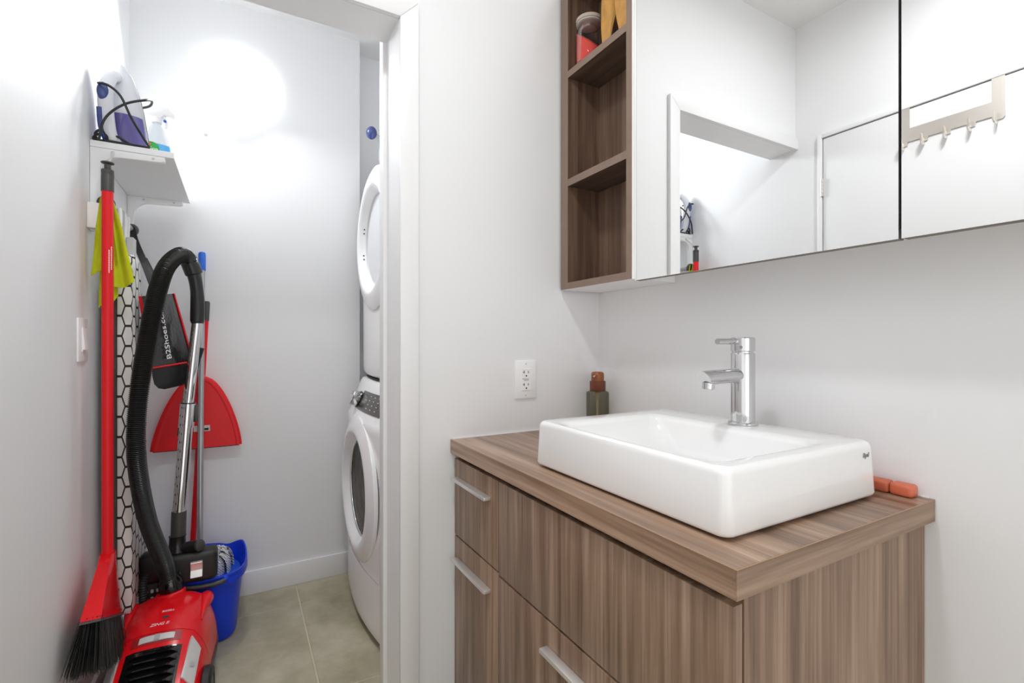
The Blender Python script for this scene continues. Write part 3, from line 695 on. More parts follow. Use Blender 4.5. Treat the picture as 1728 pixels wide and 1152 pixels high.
MB().loft([iron_loop(z, -0.040, -0.034, -0.001, 1.0) for z in zs_]).build('soleplate', M_chrome, ir)
def bn(z): return 0.022-0.050*max(0, (z-0.10)/0.15)**1.3
MB().loft([iron_loop(z, -0.034, bn(z), 0.003, 0.95) for z in zs_]).build('body', mat('pearl_body', (0.70, 0.71, 0.745), 0.2, coat=0.4), ir)
def tank(z0, z1): 
    zz_ = [z0+(z1-z0)*k/10 for k in range(11)]
    return MB().loft([iron_loop(z, -0.028, bn(z)+0.0035, 0.0005, 0.96) for z in zz_])
tank(0.014, 0.098).build('water_tank', M_purple, ir)
MB().loft([iron_loop(z, -0.0345, -0.0285, -0.0018, 1.0) for z in zs_]).build('base_rim', mat('pearl_rim', (0.70, 0.72, 0.76), 0.2, coat=0.3), ir)
hp = smooth_path([ip(0, 0.012, 0.012), ip(0, 0.036, 0.012), ip(0, 0.050, 0.040), ip(0, 0.052, 0.100), ip(0, 0.046, 0.150), ip(0, 0.024, 0.190), ip(0, 0.000, 0.205)], 5)
hd = MB().tube(hp, [0.020, 0.020, 0.020, 0.020, 0.021, 0.022, 0.022, 0.022]+[0.0205]*(len(hp)-8), 18, flat=0.85).build('handle', mat('pearl_white_plastic', (0.74, 0.75, 0.79), 0.14, coat=0.5), ir)
MB().sphere(ip(0.002, 0.060, 0.140), 0.0165, 18, (0.95, 0.95, 1.7)).build('steam_button', M_dblue, hd)
MB().tube(smooth_path([ip(-0.006, 0.052, 0.012), ip(-0.008, 0.064, 0.045), ip(-0.006, 0.066, 0.095)], 4), 0.010, 10).build('blue_grip', M_dblue, hd)
MB().box(-0.046, 0.046, -0.034, 0.040, 0.0, 0.013, basis(ib, wv, nn)).build('heel', M_wplas, ir, 0.004, 2)
cordpts = [[(-0.345, 1.900, 1.885), (-0.3620, 1.876, 1.8940), (-0.3675, 1.868, 1.8958), (-0.3425, 1.862, 1.8916), (-0.3143, 1.862, 1.8663), (-0.2898, 1.864, 1.8086), (-0.2635, 1.866, 1.7594), (-0.2442, 1.868, 1.7270)],
           [(-0.300, 1.990, 1.885), (-0.258, 1.962, 1.892), (-0.246, 1.920, 1.894), (-0.258, 1.884, 1.878), (-0.3004, 1.868, 1.8511), (-0.3361, 1.866, 1.8173), (-0.3570, 1.866, 1.7803), (-0.3667, 1.868, 1.7270)],
           [(-0.2442, 1.868, 1.7270), (-0.2900, 1.8650, 1.7258), (-0.3400, 1.8650, 1.7258), (-0.3740, 1.870, 1.7262), (-0.3825, 1.882, 1.7340), (-0.3729, 1.886, 1.7485), (-0.3520, 1.880, 1.7494), (-0.3236, 1.876, 1.7462), (-0.2950, 1.870, 1.7290)],
           [(-0.372, 1.880, 1.7270), (-0.376, 1.872, 1.7450), (-0.362, 1.870, 1.7580), (-0.350, 1.872, 1.7450), (-0.345, 1.868, 1.7280), (-0.325, 1.868, 1.7262)]]
def nearer(p, f): return (p[0]*f, p[1]*f, H+(p[2]-H)*f)
cordpts[0][2:6] = [nearer(p, 0.984) for p in cordpts[0][2:6]]; cordpts[1][3:8] = [nearer(p, 0.986) for p in cordpts[1][3:8]]
mb = MB()
for P in cordpts: mb.tube(smooth_path(P, 8), 0.0036, 8)
tag(mb.build('cord', M_blackm, ir), 'black power cord wound round the iron')
# spray bottle
sbx, sby = -0.245, 2.020
sb = thing('spray_bottle', (sbx, sby, SZT+0.0005), 'white trigger spray bottle with blue label beside the iron on the shelf', 'spray bottle')
def oval(z, a, b, cx_=sbx): return [Vector((cx_+a*math.cos(2*PI*k/28), sby+b*math.sin(2*PI*k/28), z)) for k in range(28)]
z0 = SZT+0.0005
MB().loft([oval(z0, 0.036, 0.024), oval(z0+0.003, 0.039, 0.027), oval(z0+0.050, 0.039, 0.027), oval(z0+0.085, 0.033, 0.024), oval(z0+0.118, 0.022, 0.018), oval(z0+0.135, 0.0135, 0.0135), oval(z0+0.143, 0.0135, 0.0135)]).build('bottle', M_clear, sb)
MB().loft([oval(z0+0.004, 0.0395, 0.0275), oval(z0+0.050, 0.0396, 0.0276), oval(z0+0.064, 0.0375, 0.0262)], cap0=False, cap1=False).build('label', M_lblue, sb)
MB().lathe([(0.023, 0), (0.023, 0.0008)], (sbx-0.012, sby-0.0290, z0+0.044), (0, -1, 0.05), n=28).build('green_disc', M_green, sb)
MB().lathe([(0.005, 0), (0.005, 0.0008)], (sbx-0.016, sby-0.0300, z0+0.058), (0, -1, 0.05), n=14).build('orange_dot', M_orange, sb)
MB().text('vim', 0.022, basis((sbx-0.008, sby-0.0302, z0+0.042), (1, 0, 0), (0, 0, 1)), 0.0003).build('label_print', M_text, sb, smooth=False)
MB().lathe([(0.0165, 0.140), (0.0165, 0.158), (0.014, 0.160)], (sbx, sby, z0), n=20).build('collar', M_wplas, sb)
MB().prism([(sbx-0.030, sby-0.010, z0+0.160), (sbx+0.012, sby-0.010, z0+0.158), (sbx+0.020, sby-0.010, z0+0.168), (sbx+0.050, sby-0.010, z0+0.166), (sbx+0.052, sby-0.010, z0+0.178), (sbx+0.036, sby-0.010, z0+0.196), (sbx-0.005, sby-0.010, z0+0.206), (sbx-0.034, sby-0.010, z0+0.198)], (0, 0.020, 0)).build('spray_head', M_wplas, sb, 0.004, 2)
MB().tube([(sbx+0.018, sby, z0+0.168), (sbx+0.028, sby, z0+0.145), (sbx+0.026, sby, z0+0.128)], [0.006, 0.006, 0.004], 8).build('trigger', M_wplas, sb)
MB().sphere((sbx+0.024, sby-0.012, z0+0.148), 0.005, 10).build('blue_clip', M_bluet, sb)

# hook rail under the shelf
hr = thing('hook_rail', (-0.345, 2.04, 1.52), 'grey metal rail with black round ends under the closet shelf', 'rail')
MB().tube([(-0.345, 1.842, 1.532), (-0.345, 2.232, 1.532)], 0.0095, 16).build('tube', M_grey, hr)
for y_, s_ in ((1.846, -1), (2.222, 1)):
    MB().lathe([(0.013, -0.012), (0.020, -0.004), (0.0225, 0.004), (0.021, 0.012), (0.012, 0.017)], (-0.345, y_, 1.532), (0, s_, 0), n=24).build('end_knob', M_charc, hr)
for y_ in (1.90, 2.17): MB().box(XL+0.0005, -0.350, y_-0.008, y_+0.008, 1.526, 1.538).build('wall_arm', M_grey, hr, 0.001, 1)
# lime cloth over the rail's near end
cl2 = thing('microfibre_cloth', (-0.33, 1.85, 1.24), 'lime green microfibre cloth hanging behind the red broom handle', 'cloth')
def sheet(name, xl0, xr0, xl1, xr1, zt0, zb_l, zb_r, y, amp, ph, nf):
    def fn(u, q):
        f = q**0.8
        x = (xl0+(xl1-xl0)*f)*(1-u)+(xr0+(xr1-xr0)*f)*u
        z = zt0+((zb_l*(1-u)+zb_r*u)-zt0)*q+0.004*math.sin(7*u)*q
        yy = y+amp*(0.35+q)*math.sin(nf*PI*u+ph)+0.003*math.sin(11*q+4*u)
        return Vector((x, yy, z))
    return MB().grid(fn, 28, 24).build(name, M_lime, cl2, solid=0.0022, ang=80)
sheet('front_fold', -0.355, -0.334, -0.376, -0.312, 1.548, 1.312, 1.352, 1.822, 0.006, 0.4, 3)
sheet('long_fold', -0.352, -0.330, -0.352, -0.277, 1.546, 1.272, 1.300, 1.836, 0.008, 1.0, 3.4)
sheet('tail_fold', -0.358, -0.340, -0.362, -0.318, 1.540, 1.222, 1.258, 1.846, 0.004, 2.2, 2)
# ironing board hanging flat along the wall
XI0, XI1 = -0.338, -0.300
irb = thing('ironing_board', (-0.32, 2.08, 0.245), 'ironing board in black honeycomb print white cover hanging along the left wall', 'ironing board')
def board_outline(g):
    pts = [(1.945+g, 0.275), (1.955+g, 0.252+g), (2.215-g, 0.252+g), (2.228-g, 0.275)]
    for k in range(10):
        t = k/9; pts.append((2.228-g-0.128*t**1.7, 0.92+0.44*t))
    for k in range(1, 8):
        a = PI*k/8; pts.append((2.025+0.075*math.cos(a), 1.36+(0.052-g)*math.sin(a)))
    pts += [(1.950+g, 1.350), (1.945+g, 1.26)]
    return pts
o0, o1 = board_outline(0.004), board_outline(0.0)
lo = [[Vector((XI0, p[0], p[1])) for p in o0], [Vector((XI0+0.004, p[0], p[1])) for p in o1], [Vector((XI1-0.006, p[0], p[1])) for p in o1], [Vector((XI1, p[0], p[1])) for p in board_outline(0.007)]]
MB().loft(lo).build('padded_cover', M_hex, irb, ang=50)
mb = MB().box(-0.3575, XI0-0.0005, 1.950, 2.10, 0.30, 1.30)
mb.build('underside_tray', M_charc, irb, 0.003, 1)
for y_ in (2.13, 2.19): MB().tube([(-0.352, y_, 0.29), (-0.352, y_, 1.22)], 0.008, 10).build('leg', M_black, irb)
MB().box(-0.345, -0.325, 1.956, 1.986, 1.375, 1.545).build('hanger_plate', M_grey, irb, 0.002, 1)
MB().box(-0.328, -0.306, 2.020, 2.062, 1.408, 1.470).build('hanger_plate', M_lgrey, irb, 0.003, 1)
for y_ in (1.952, 2.030, 2.075): MB().tube(smooth_path([(-0.3330, y_, 1.46), (-0.3310, y_, 1.515), (-0.3320, y_, 1.546)], 4), 0.006, 8).build('hook', M_wplas, irb)

# ================================================================== BROOM hanging by its handle
bx_, by_ = -0.333, 1.7945
br = thing('red_broom', (bx_, by_, 0.17), 'red angle broom with black bristles hung at the shelf, nearest the camera', 'broom')
hd = MB().tube([(bx_, by_, 0.475), (bx_, by_, 1.560)], 0.0138, 20).build('handle', M_redm, br)
MB().lathe([(0.0150, 0), (0.0150, 0.048), (0.0143, 0.0495), (0.0150, 0.051), (0.0150, 0.062), (0.008, 0.066), (0.008, 0.078), (0.0155, 0.0815), (0.0155, 0.0845), (0.006, 0.087)], (bx_, by_, 1.556), n=24).build('grip_cap', M_charc, br)
mb = MB()
for i in range(2):
    for k in range(14):
        z = 1.322+0.0048*k+0.01*i; a = -1.15+0.42*i; c_ = Vector((bx_+0.0139*math.cos(a), by_+0.0139*math.sin(a), z))
        mb.box(-0.0012, 0.0012, -0.0017, 0.0017, -0.0002, 0.0003, basis(c_, (-math.sin(a), math.cos(a), 0), (0, 0, 1)))
tag(mb.build('handle_print', M_text, hd), 'two tiny lines of white print')
# flared head: socket widening to a slanted block
def head_loop(f):
    ya = by_-0.020-0.190*f; yb_ = by_+0.022+0.026*f
    za = 0.512-0.092*f; zb_ = 0.512-0.200*f
    x0 = bx_-0.018-0.004*f; x1 = bx_+0.018+0.014*f
    lp = []
    n = 10
    for k in range(n+1): t = k/n; lp.append(Vector((x1-0.006*(2*t-1)**2, ya+(yb_-ya)*t, za+(zb_-za)*t)))
    for k in range(n+1): t = 1-k/n; lp.append(Vector((x0+0.006*(2*t-1)**2, ya+(yb_-ya)*t, za+(zb_-za)*t)))
    return lp
MB().loft([head_loop(f) for f in (0, 0.08, 0.2, 0.4, 0.6, 0.8, 0.97, 1.0)]).build('head', M_red, br, ang=50)
MB().loft([head_loop(1.005), head_loop(1.04)]).build('head_rim', M_charc, br)
mb = MB()
for k in range(900):
    t = random.random(); s_ = random.random()
    ya = by_-0.205+0.235*t; za = 0.425-0.112*t
    x = bx_-0.018+0.045*s_
    yb_ = by_-0.262+0.315*t+random.uniform(-0.008, 0.008); zb_ = 0.310-0.135*t+random.uniform(-0.008, 0.012)
    xb = max(XL+0.004, bx_-0.042+0.085*s_+random.uniform(-0.004, 0.004))
    p0 = Vector((x, ya, za)); p2 = Vector((xb, yb_, zb_)); p1 = p0.lerp(p2, 0.5)+Vector((random.uniform(-.003, .003), random.uniform(-.004, .004), 0))
    d = 0.0014; mb.add([p0+Vector((0, -d, 0)), p0+Vector((0, d, 0)), p1+Vector((0, d, 0)), p2+Vector((0, d*.5, 0)), p2+Vector((0, -d*.5, 0)), p1+Vector((0, -d, 0)), p0+Vector((d, 0, 0)), p2+Vector((d*.5, 0, 0))], [[0, 1, 2, 5], [5, 2, 3, 4], [0, 6, 7, 4], [1, 6, 7, 3]])
tag(mb.build('bristles', M_bristle, br, smooth=False, fix=False), 'dense black bristles', kind='stuff')
MB().tube([(bx_, by_+0.018, 1.648), (bx_, by_+0.075, 1.6985)], 0.003, 8).build('hanging_loop', M_lgrey, br)

# ================================================================== CANISTER VACUUM
VX = -0.213
va = thing('canister_vacuum', (VX, 1.83, 0), 'glossy red canister vacuum with black hose on the closet floor', 'vacuum cleaner')
def vt(y): return (y-1.58)/(2.055-1.58)
def vw(y):
    t = vt(y); return (0.130+0.006*min(1, t/0.8))*(1-max(0, (t-0.84)/0.16)**2.2*0.30)*(1-max(0, (0.10-t)/0.10)**2*0.20)
def vh(y):
    t = vt(y); return 0.150+0.122*math.sin(min(1, t/0.85)*PI/2)**1.2-max(0, (t-0.85)/0.15)**2*0.055-max(0, (0.12-t)/0.12)**2*0.05
ZV = 0.085
def vtop(x, y, lift=0.0):
    s_ = min(0.9999, abs((x-VX)/vw(y)))
    crease = 0.007*math.exp(-((s_-0.66)/0.05)**2)
    return Vector((x, y, ZV+(vh(y)-ZV)*(1-s_**3.6)**0.52+crease*0.6+lift))
def vsec(y, z0, f=1.0):
    n = 30; lp = []
    for k in range(n+1):
        a = PI*k/n; s_ = -math.copysign(abs(math.cos(a))**0.75, math.cos(a))*0.9999
        p = vtop(VX+s_*vw(y)*0.9998, y); p.x = VX+(p.x-VX)*f; lp.append(p)
    return lp
YS = [1.60+0.44*k/44 for k in range(45)]
def shell(ya, yb_):
    ys_ = [y for y in YS if ya < y < yb_]; ys_ = [ya]+ys_+[yb_]
    return MB().loft([vsec(y, ZV) for y in ys_])
shell(1.600, 1.8080).build('rear_shell', M_red, va, ang=60)
shell(1.8105, 2.040).build('front_shell', M_red, va, ang=60)
mb = MB().loft([[VX_ for VX_ in vsec(y, ZV, 0.985)] for y in (1.807, 1.812)]); mb.v = [p-Vector((0, 0, 0.002)) for p in mb.v]
mb.build('shell_seam', M_dark, va)
# raised red fenders at the front corners
for s_ in (-1, 1):
    P = [vtop(VX+s_*0.102*(1-0.08*max(0, (y-1.99)/0.05)), y, 0.001) for y in [1.87+0.168*k/12 for k in range(13)]]
    MB().tube(P, [0.002+0.021*math.sin(PI*min(1, 0.03+(k/12)**1.8*0.80)) for k in range(13)], 14).build('fender', M_red, va, ang=60)
# lower body
mb = MB(); loops = []
for y in [1.595+0.45*k/20 for k in range(21)]:
    w_ = vw(min(2.04, max(1.60, y)))+0.003; lp = []
    for k in range(9): a = PI*k/8; lp.append(Vector((VX+w_*(1 if math.cos(a) > 0 else -1)*abs(math.cos(a))**0.4, y, 0.094-0.062*abs(math.sin(a))**0.5)))
    loops.append(lp)
mb.loft(loops).build('base', M_charc, va, ang=60)
for s_ in (-1, 1):
    wl = MB().lathe([(0.066, 0), (0.074, 0.004), (0.074, 0.020), (0.066, 0.026), (0.050, 0.026), (0.046, 0.022), (0.02, 0.022)], (VX+s_*0.124, 1.715, 0.0745), (s_, 0, 0), n=40).build('wheel', M_blackm, va)
    MB().lathe([(0.047, 0.022), (0.045, 0.0245), (0.012, 0.0255)], (VX+s_*0.124, 1.715, 0.0745), (s_, 0, 0), n=32).build('hub_cap', M_charc, wl)
MB().lathe([(0.022, 0), (0.022, 0.02)], (VX-0.01, 2.00, 0.022), (1, 0, 0), n=20).build('caster', M_blackm, va)
# exhaust grille: stepped black louvres
gr = MB().grid(lambda u, q: vtop(VX-0.068+0.136*u, 1.622+0.135*q, 0.0012), 16, 12).build('exhaust_grille', M_blackg, va, solid=0.001)
for k in range(6):
    ya = 1.626+0.0212*k
    def lv_(u, q, ya=ya): return vtop(VX-0.062+0.124*u, ya+0.020*q, 0.002+0.0085*(1-q)*min(1, 9*u, 9*(1-u)))
    MB().grid(lv_, 14, 3).build('louvre', M_blackg, gr, solid=0.002)
# foot pedals and slider
for s_ in (-1, 1):
    def ped(u, q, s_=s_):
        xa = 0.096+0.006*q; return vtop(VX+s_*(xa+(u-0.5)*0.032*(1-0.25*q)), 1.655+0.130*q-0.012*u, 0.0050)
    pm = MB().grid(ped, 8, 10)
    pd = pm.build('foot_pedal', M_lgrey, va, solid=0.0065, ang=60)
    c_ = ped(0.5, 0.40); MB().lathe([(0.0085, 0), (0.0095, 0.0006), (0.0085, 0.001)], c_+Vector((0, 0, 0.0009)), (0.45*s_, -0.25, 1), n=24).build('pedal_symbol', M_grey, pd)
sl = MB().grid(lambda u, q: vtop(VX-0.044+0.088*u, 1.778+0.020*q, 0.0040-0.002*abs(2*u-1)**4), 16, 4).build('latch', M_lgrey, va, solid=0.005, ang=60)
MB().grid(lambda u, q: vtop(VX-0.007+0.014*u, 1.779+0.018*q, 0.0062), 4, 4).build('latch_mark', M_grey, sl, solid=0.001)
MB().grid(lambda u, q: vtop(VX-0.062+0.124*u, 1.772+0.032*q, 0.0009), 16, 4).build('latch_recess', mat('red_recess', (0.34, 0.006, 0.008), 0.4), va, solid=0.0006)
def vtext(body, size, x, y, sh):
    p = vtop(x, y, 0.0008); py = vtop(x, y+0.01, 0.0008); px = vtop(x+0.01, y, 0.0008)
    return MB().text(body, size, basis(p, px-p, py-p), 0.0003, sh)
vtext('ZING II', 0.0150, VX-0.004, 1.838, 0.3).build('model_print', M_text, va, smooth=False)
vtext('BISSELL', 0.0105, VX+0.010, 1.890, 0.2).build('maker_print', M_text, va, smooth=False)
MB().grid(lambda u, q: vtop(VX+0.008+0.009*math.cos(2*PI*u)*q, 1.864+0.006*math.sin(2*PI*u)*q, 0.0010), 20, 2).build('indicator', M_charc, va, solid=0.0004)
# hose
port = vtop(VX-0.004, 2.006); MB().lathe([(0.044, -0.006), (0.044, 0.004), (0.040, 0.008)], port, (-0.12, 0.10, 1), n=32).build('port_ring', M_red, va)
def vloc(p):                                        # world point -> the vacuum's own turned frame
    a = math.radians(4.0); x, y = p[0]-VX, p[1]-1.83
    return Vector((VX+x*math.cos(a)-y*math.sin(a), 1.83+x*math.sin(a)+y*math.cos(a), p[2]))
HP = [(-0.2010, 2.012, 0.262), (-0.2110, 2.004, 0.325), (-0.2232, 1.990, 0.3875), (-0.2553, 1.922, 0.5467), (-0.2697, 1.850, 0.7188), (-0.2720, 1.828, 0.8489), (-0.2640, 1.838, 0.990), (-0.2510, 1.886, 1.1344),
      (-0.2360, 1.935, 1.2694), (-0.2163, 1.990, 1.3709), (-0.1850, 2.066, 1.4293), (-0.1636, 2.122, 1.4258), (-0.1500, 2.137, 1.395)]
HP = [vloc(p) for p in HP]
path = resample(smooth_path(HP, 14), 0.0014)
hs = MB(); R = []
for i in range(len(path)):
    f = i/len(path); base_r = 0.0272-0.0022*math.sin(PI*min(1, f*1.25))
    R.append(base_r-(0.0, 0.0012, 0.0044, 0.0012)[i % 4])
hs.tube(path, R, 24).build('hose', mat('black_hose_plastic', (0.014, 0.014, 0.014), 0.22), va, ang=70)
cf = MB().lathe([(0.034, -0.012), (0.036, -0.006), (0.036, 0.036), (0.031, 0.046), (0.029, 0.052)], vloc((-0.2005, 2.014, 0.272)), (-0.19, -0.05, 1), n=36).build('hose_cuff', M_blackg, va)
va.rotation_euler.z = -math.radians(4.0)
# ---- wand with floor head: handle end, two tubes
wa = thing('vacuum_wand', (-0.185, 2.08, 0.27), 'chrome telescopic vacuum wand with black floor head resting on the bucket rim', 'vacuum wand')
WT, WM, WB = Vector((-0.137, 2.135, 1.196)), Vector((-0.1650, 2.115, 0.880)), Vector((-0.1890, 2.095, 0.505))
hp2 = smooth_path([(-0.1640, 2.1270, 1.4180), (-0.1480, 2.1365, 1.3750), (-0.1390, 2.1400, 1.320), (-0.1360, 2.1390, 1.260), WT], 6)
MB().tube(hp2, [0.0225+0.001*math.sin(i*0.4) if i > 2 else 0.0225 for i in range(len(hp2))], 20).build('handle', M_black, wa)
MB().lathe([(0.026, -0.026), (0.029, -0.022), (0.029, 0.018), (0.026, 0.022)], (-0.1530, 2.1345, 1.392), (0.34, 0.15, -1), n=28).build('cuff', M_black, wa)
MB().tube([WT+Vector((0, 0, 0.035)), WT+Vector((0, 0, -0.005))], 0.0200, 20).build('joint', M_blackm, wa)
MB().tube([WT, WM], 0.0172, 24).build('upper_tube', M_chrome, wa)
lt = MB().tube([WM+Vector((0.0015, 0, 0.020)), WM.lerp(WB, 0.18)], 0.0245, 24).build('sleeve', M_chrome, wa)
MB().tube([WM+Vector((0.0017, 0, 0.022)), WM+Vector((0.0015, 0, 0.0185))], 0.0249, 24).build('sleeve_ring', M_black, lt)
MB().box(0.020, 0.032, -0.010, 0.010, -0.062, 0.0, Matrix.Translation(WM+Vector((0.001, 0, 0.012)))).build('release_button', M_charc, lt, 0.003)
MB().tube([WM.lerp(WB, 0.18), WB], 0.0215, 24).build('lower_tube', M_chrome, wa)
MB().tube([WB+Vector((0, 0, 0.012)), (-0.1915, 2.093, 0.415)], 0.0232, 22).build('neck_tube', M_charc, wa)
MB().tube([(-0.125, 2.160, 1.10), (-0.172, 2.150, 0.93), (-0.190, 2.140, 0.78)], 0.010, 10).build('cable_clip', M_black, wa)
fh = thing
hb = MB().box(-0.300, -0.205, 2.052, 2.118, 0.285, 0.392).build('floor_head', M_black, wa, 0.020, 4)
MB().box(-0.226, -0.070, 2.030, 2.112, 0.274, 0.376).build('head_shell', M_blackm, hb, 0.016, 4)
MB().lathe([(0.030, 0), (0.034, 0.012), (0.026, 0.034), (0.025, 0.060), (0.027, 0.064)], (-0.194, 2.088, 0.368), (0.02, 0.02, 1), n=28).build('swivel', M_black, hb)
MB().lathe([(0.016, 0), (0.020, 0.004), (0.020, 0.012), (0.014, 0.016)], (-0.130, 2.058, 0.394), (0.75, -0.6, 0.25), n=22).build('pivot_knob', M_charc, hb)
MB().tube([(-0.190, 2.085, 0.380), (-0.155, 2.070, 0.392), (-0.132, 2.060, 0.394)], 0.020, 12).build('pivot_arm', M_black, hb)
sp_ = MB().prism([(-0.150, 2.0305, 0.352), (-0.150, 2.0180, 0.350), (-0.150, 2.0240, 0.322), (-0.150, 2.0130, 0.300), (-0.150, 2.0305, 0.298)], (0.036, 0, 0)).build('foot_switch', M_alu, hb, 0.001, 1)
MB().text('BISSELL', 0.0100, basis((-0.193, 2.0292, 0.318), (1, 0, 0), (0, 0, 1)), 0.0004).build('maker_print', M_text, hb, smooth=False)
MB().sphere((-0.196, 2.0300, 0.332), 0.0055, 10, (1, 0.3, 1)).build('red_dot', M_redm, hb)
MB().box(-0.222, -0.176, 2.0294, 2.0300, 0.3055, 0.3085).build('red_line', M_redm, hb)
bh = MB().box(-0.292, -0.236, 2.062, 2.120, 0.190, 0.300).build('brush_plate', M_blackm, wa, 0.012, 3)
for a in range(3):
    for b in range(3): MB().sphere((-0.279+0.016*a, 2.0612, 0.212+0.026*b), 0.0048, 8, (1, 0.3, 1.8)).build('hole', M_lgrey, bh)
MB().tube(resample(smooth_path([(-0.262, 2.070, 0.345), (-0.283, 2.060, 0.310), (-0.287, 2.054, 0.260), (-0.284, 2.052, 0.215)], 10), 0.004), [0.0135 if i % 2 else 0.0115 for i in range(len(resample(smooth_path([(-0.262, 2.070, 0.345), (-0.283, 2.060, 0.310), (-0.287, 2.054, 0.260), (-0.284, 2.052, 0.215)], 10), 0.004)))], 14).build('ribbed_cuff', M_blackm, wa)

# ================================================================== BLUE BUCKET, MOP, SECOND BROOM, DUSTPAN, BAG
BX, BY = -0.100, 2.238
bk = thing('blue_bucket', (BX, BY, 0), 'oval blue plastic mop bucket on the floor behind the red vacuum', 'bucket')
def bl(z, a, b, wob=0.0):
    n = 64; lp = []
    for k in range(n):
        t = 2*PI*k/n; ca, sa = math.cos(t), math.sin(t)
        x = a*math.copysign(abs(ca)**0.72, ca); y = b*math.copysign(abs(sa)**0.72, sa)
        zz_ = z+wob*(math.exp(-((t-0.55)/0.30)**2)*0.9+math.exp(-((t-2.2)/0.35)**2)*0.4-math.exp(-((t-1.25)/0.25)**2)*0.8)
        lp.append(Vector((BX+x, BY+y, zz_)))
    return lp
MB().loft([bl(0.002, 0.085, 0.128), bl(0.006, 0.090, 0.133), bl(0.10, 0.099, 0.147), bl(0.200, 0.110, 0.163), bl(0.228, 0.114, 0.167), bl(0.232, 0.126, 0.184), bl(0.240, 0.128, 0.186, 0.004), bl(0.252, 0.122, 0.181, 0.010),
           bl(0.264, 0.127, 0.188, 0.015), bl(0.268, 0.126, 0.187, 0.016), bl(0.268, 0.121, 0.181, 0.016), bl(0.250, 0.117, 0.175, 0.008), bl(0.225, 0.108, 0.161), bl(0.12, 0.097, 0.143), bl(0.012, 0.085, 0.127)], cap1=True).build('tub', M_blue, bk, ang=45)
P = [(BX-0.122, BY-0.110, 0.262), (BX-0.100, BY-0.168, 0.258), (BX-0.050, BY-0.194, 0.254), (BX+0.010, BY-0.199, 0.253), (BX+0.045, BY-0.194, 0.255), (BX+0.055, BY-0.186, 0.259)]
MB().tube(smooth_path(P, 6), 0.0085, 12).build('bail_handle', M_charc, bk)
for q in (P[0], P[-1]): MB().sphere(q, 0.011, 12).build('handle_pivot', M_blue, bk)
MB().loft([bl(0.205, 0.104, 0.154), bl(0.206, 0.104, 0.154)]).build('wringer_plate', mat('blue_wringer', (0.01, 0.08, 0.60), 0.3), bk)
mo = thing('floor_mop', (-0.139, 2.27, 0.155), 'mop with grey metal pole and blue grip standing in the bucket', 'mop')
m0, m1 = Vector((-0.1385, 2.285, 0.175)), Vector((-0.1386, 2.430, 1.503))
MB().tube([m0, m0.lerp(m1, 0.945)], 0.0112, 18).build('pole', mat('grey_painted_metal', (0.44, 0.44, 0.455), 0.3, metal=0.6), mo)
e = (m1-m0).normalized()
MB().lathe([(0.0135, -0.080), (0.0138, -0.076), (0.0138, -0.012), (0.012, -0.003), (0.006, 0.0)], m1, e, n=20).build('grip', M_bluet, mo)
MB().lathe([(0.020, 0), (0.024, 0.02), (0.022, 0.05), (0.013, 0.075)], m0+Vector((0, 0, -0.015)), e, n=20).build('socket', M_blue, mo)
mb = MB()
for k in range(26):
    a = 2*PI*k/26+random.uniform(-.1, .1); r_ = random.uniform(0.035, 0.072); hgt = random.uniform(0.015, 0.06)
    c_ = Vector((-0.088, 2.275, 0.196))
    p = [c_+Vector((0.015*math.cos(a), 0.015*math.sin(a), 0.04)), c_+Vector((0.55*r_*math.cos(a), 0.8*r_*math.sin(a), 0.05+hgt)), c_+Vector((r_*math.cos(a+.15), 1.3*r_*math.sin(a+.15), 0.03+hgt*0.7)), c_+Vector((r_*1.05*math.cos(a+.2), 1.4*r_*math.sin(a+.2), -0.005))]
    mb.tube(smooth_path(p, 5), 0.0095, 6, flat=0.35, up=Vector((math.cos(a), math.sin(a), 0)))
tag(mb.build('mop_strips', M_mop, mo, ang=80), 'white microfibre strips with dark print', kind='stuff')

b2 = thing('upright_broom', (-0.165, 2.430, 0), 'thin red broom with black grip leaning on the rear wall behind the bucket', 'broom')
t0, t1 = Vector((-0.1775, 2.4345, 0.150)), Vector((-0.1255, 2.4345, 1.215))
MB().tube([t0, t1], 0.0105, 16).build('handle', M_redm, b2)
MB().lathe([(0.0118, 0), (0.0118, 0.076), (0.009, 0.083)], t1-Vector((0, 0, 0.002)), t1-t0, n=16).build('grip_cap', M_charc, b2)
MB().box(-0.292, -0.062, 2.4120, 2.4410, 0.105, 0.152).build('head', M_red, b2, 0.006, 2)
mb = MB()
for k in range(420):
    x = random.uniform(-0.290, -0.064); y = random.uniform(2.414, 2.438); xb = x+(x+0.177)*0.42+random.uniform(-.004, .004)
    d = 0.0015; yb_ = min(2.441, y+random.uniform(-.012, .004))
    mb.add([(x-d, y, 0.106), (x+d, y, 0.106), (xb+d, yb_, 0.002), (xb-d, yb_, 0.002), (x, y+d, 0.106), (xb, yb_+d, 0.002)], [[0, 1, 2, 3], [0, 4, 5, 3]])
tag(mb.build('bristles', M_redb, b2, smooth=False, fix=False), 'red bristles', kind='stuff')
dpn = thing('red_dustpan', (-0.15, 2.3860, 0.68), 'red dustpan clipped on the broom handle against the rear wall', 'dustpan')
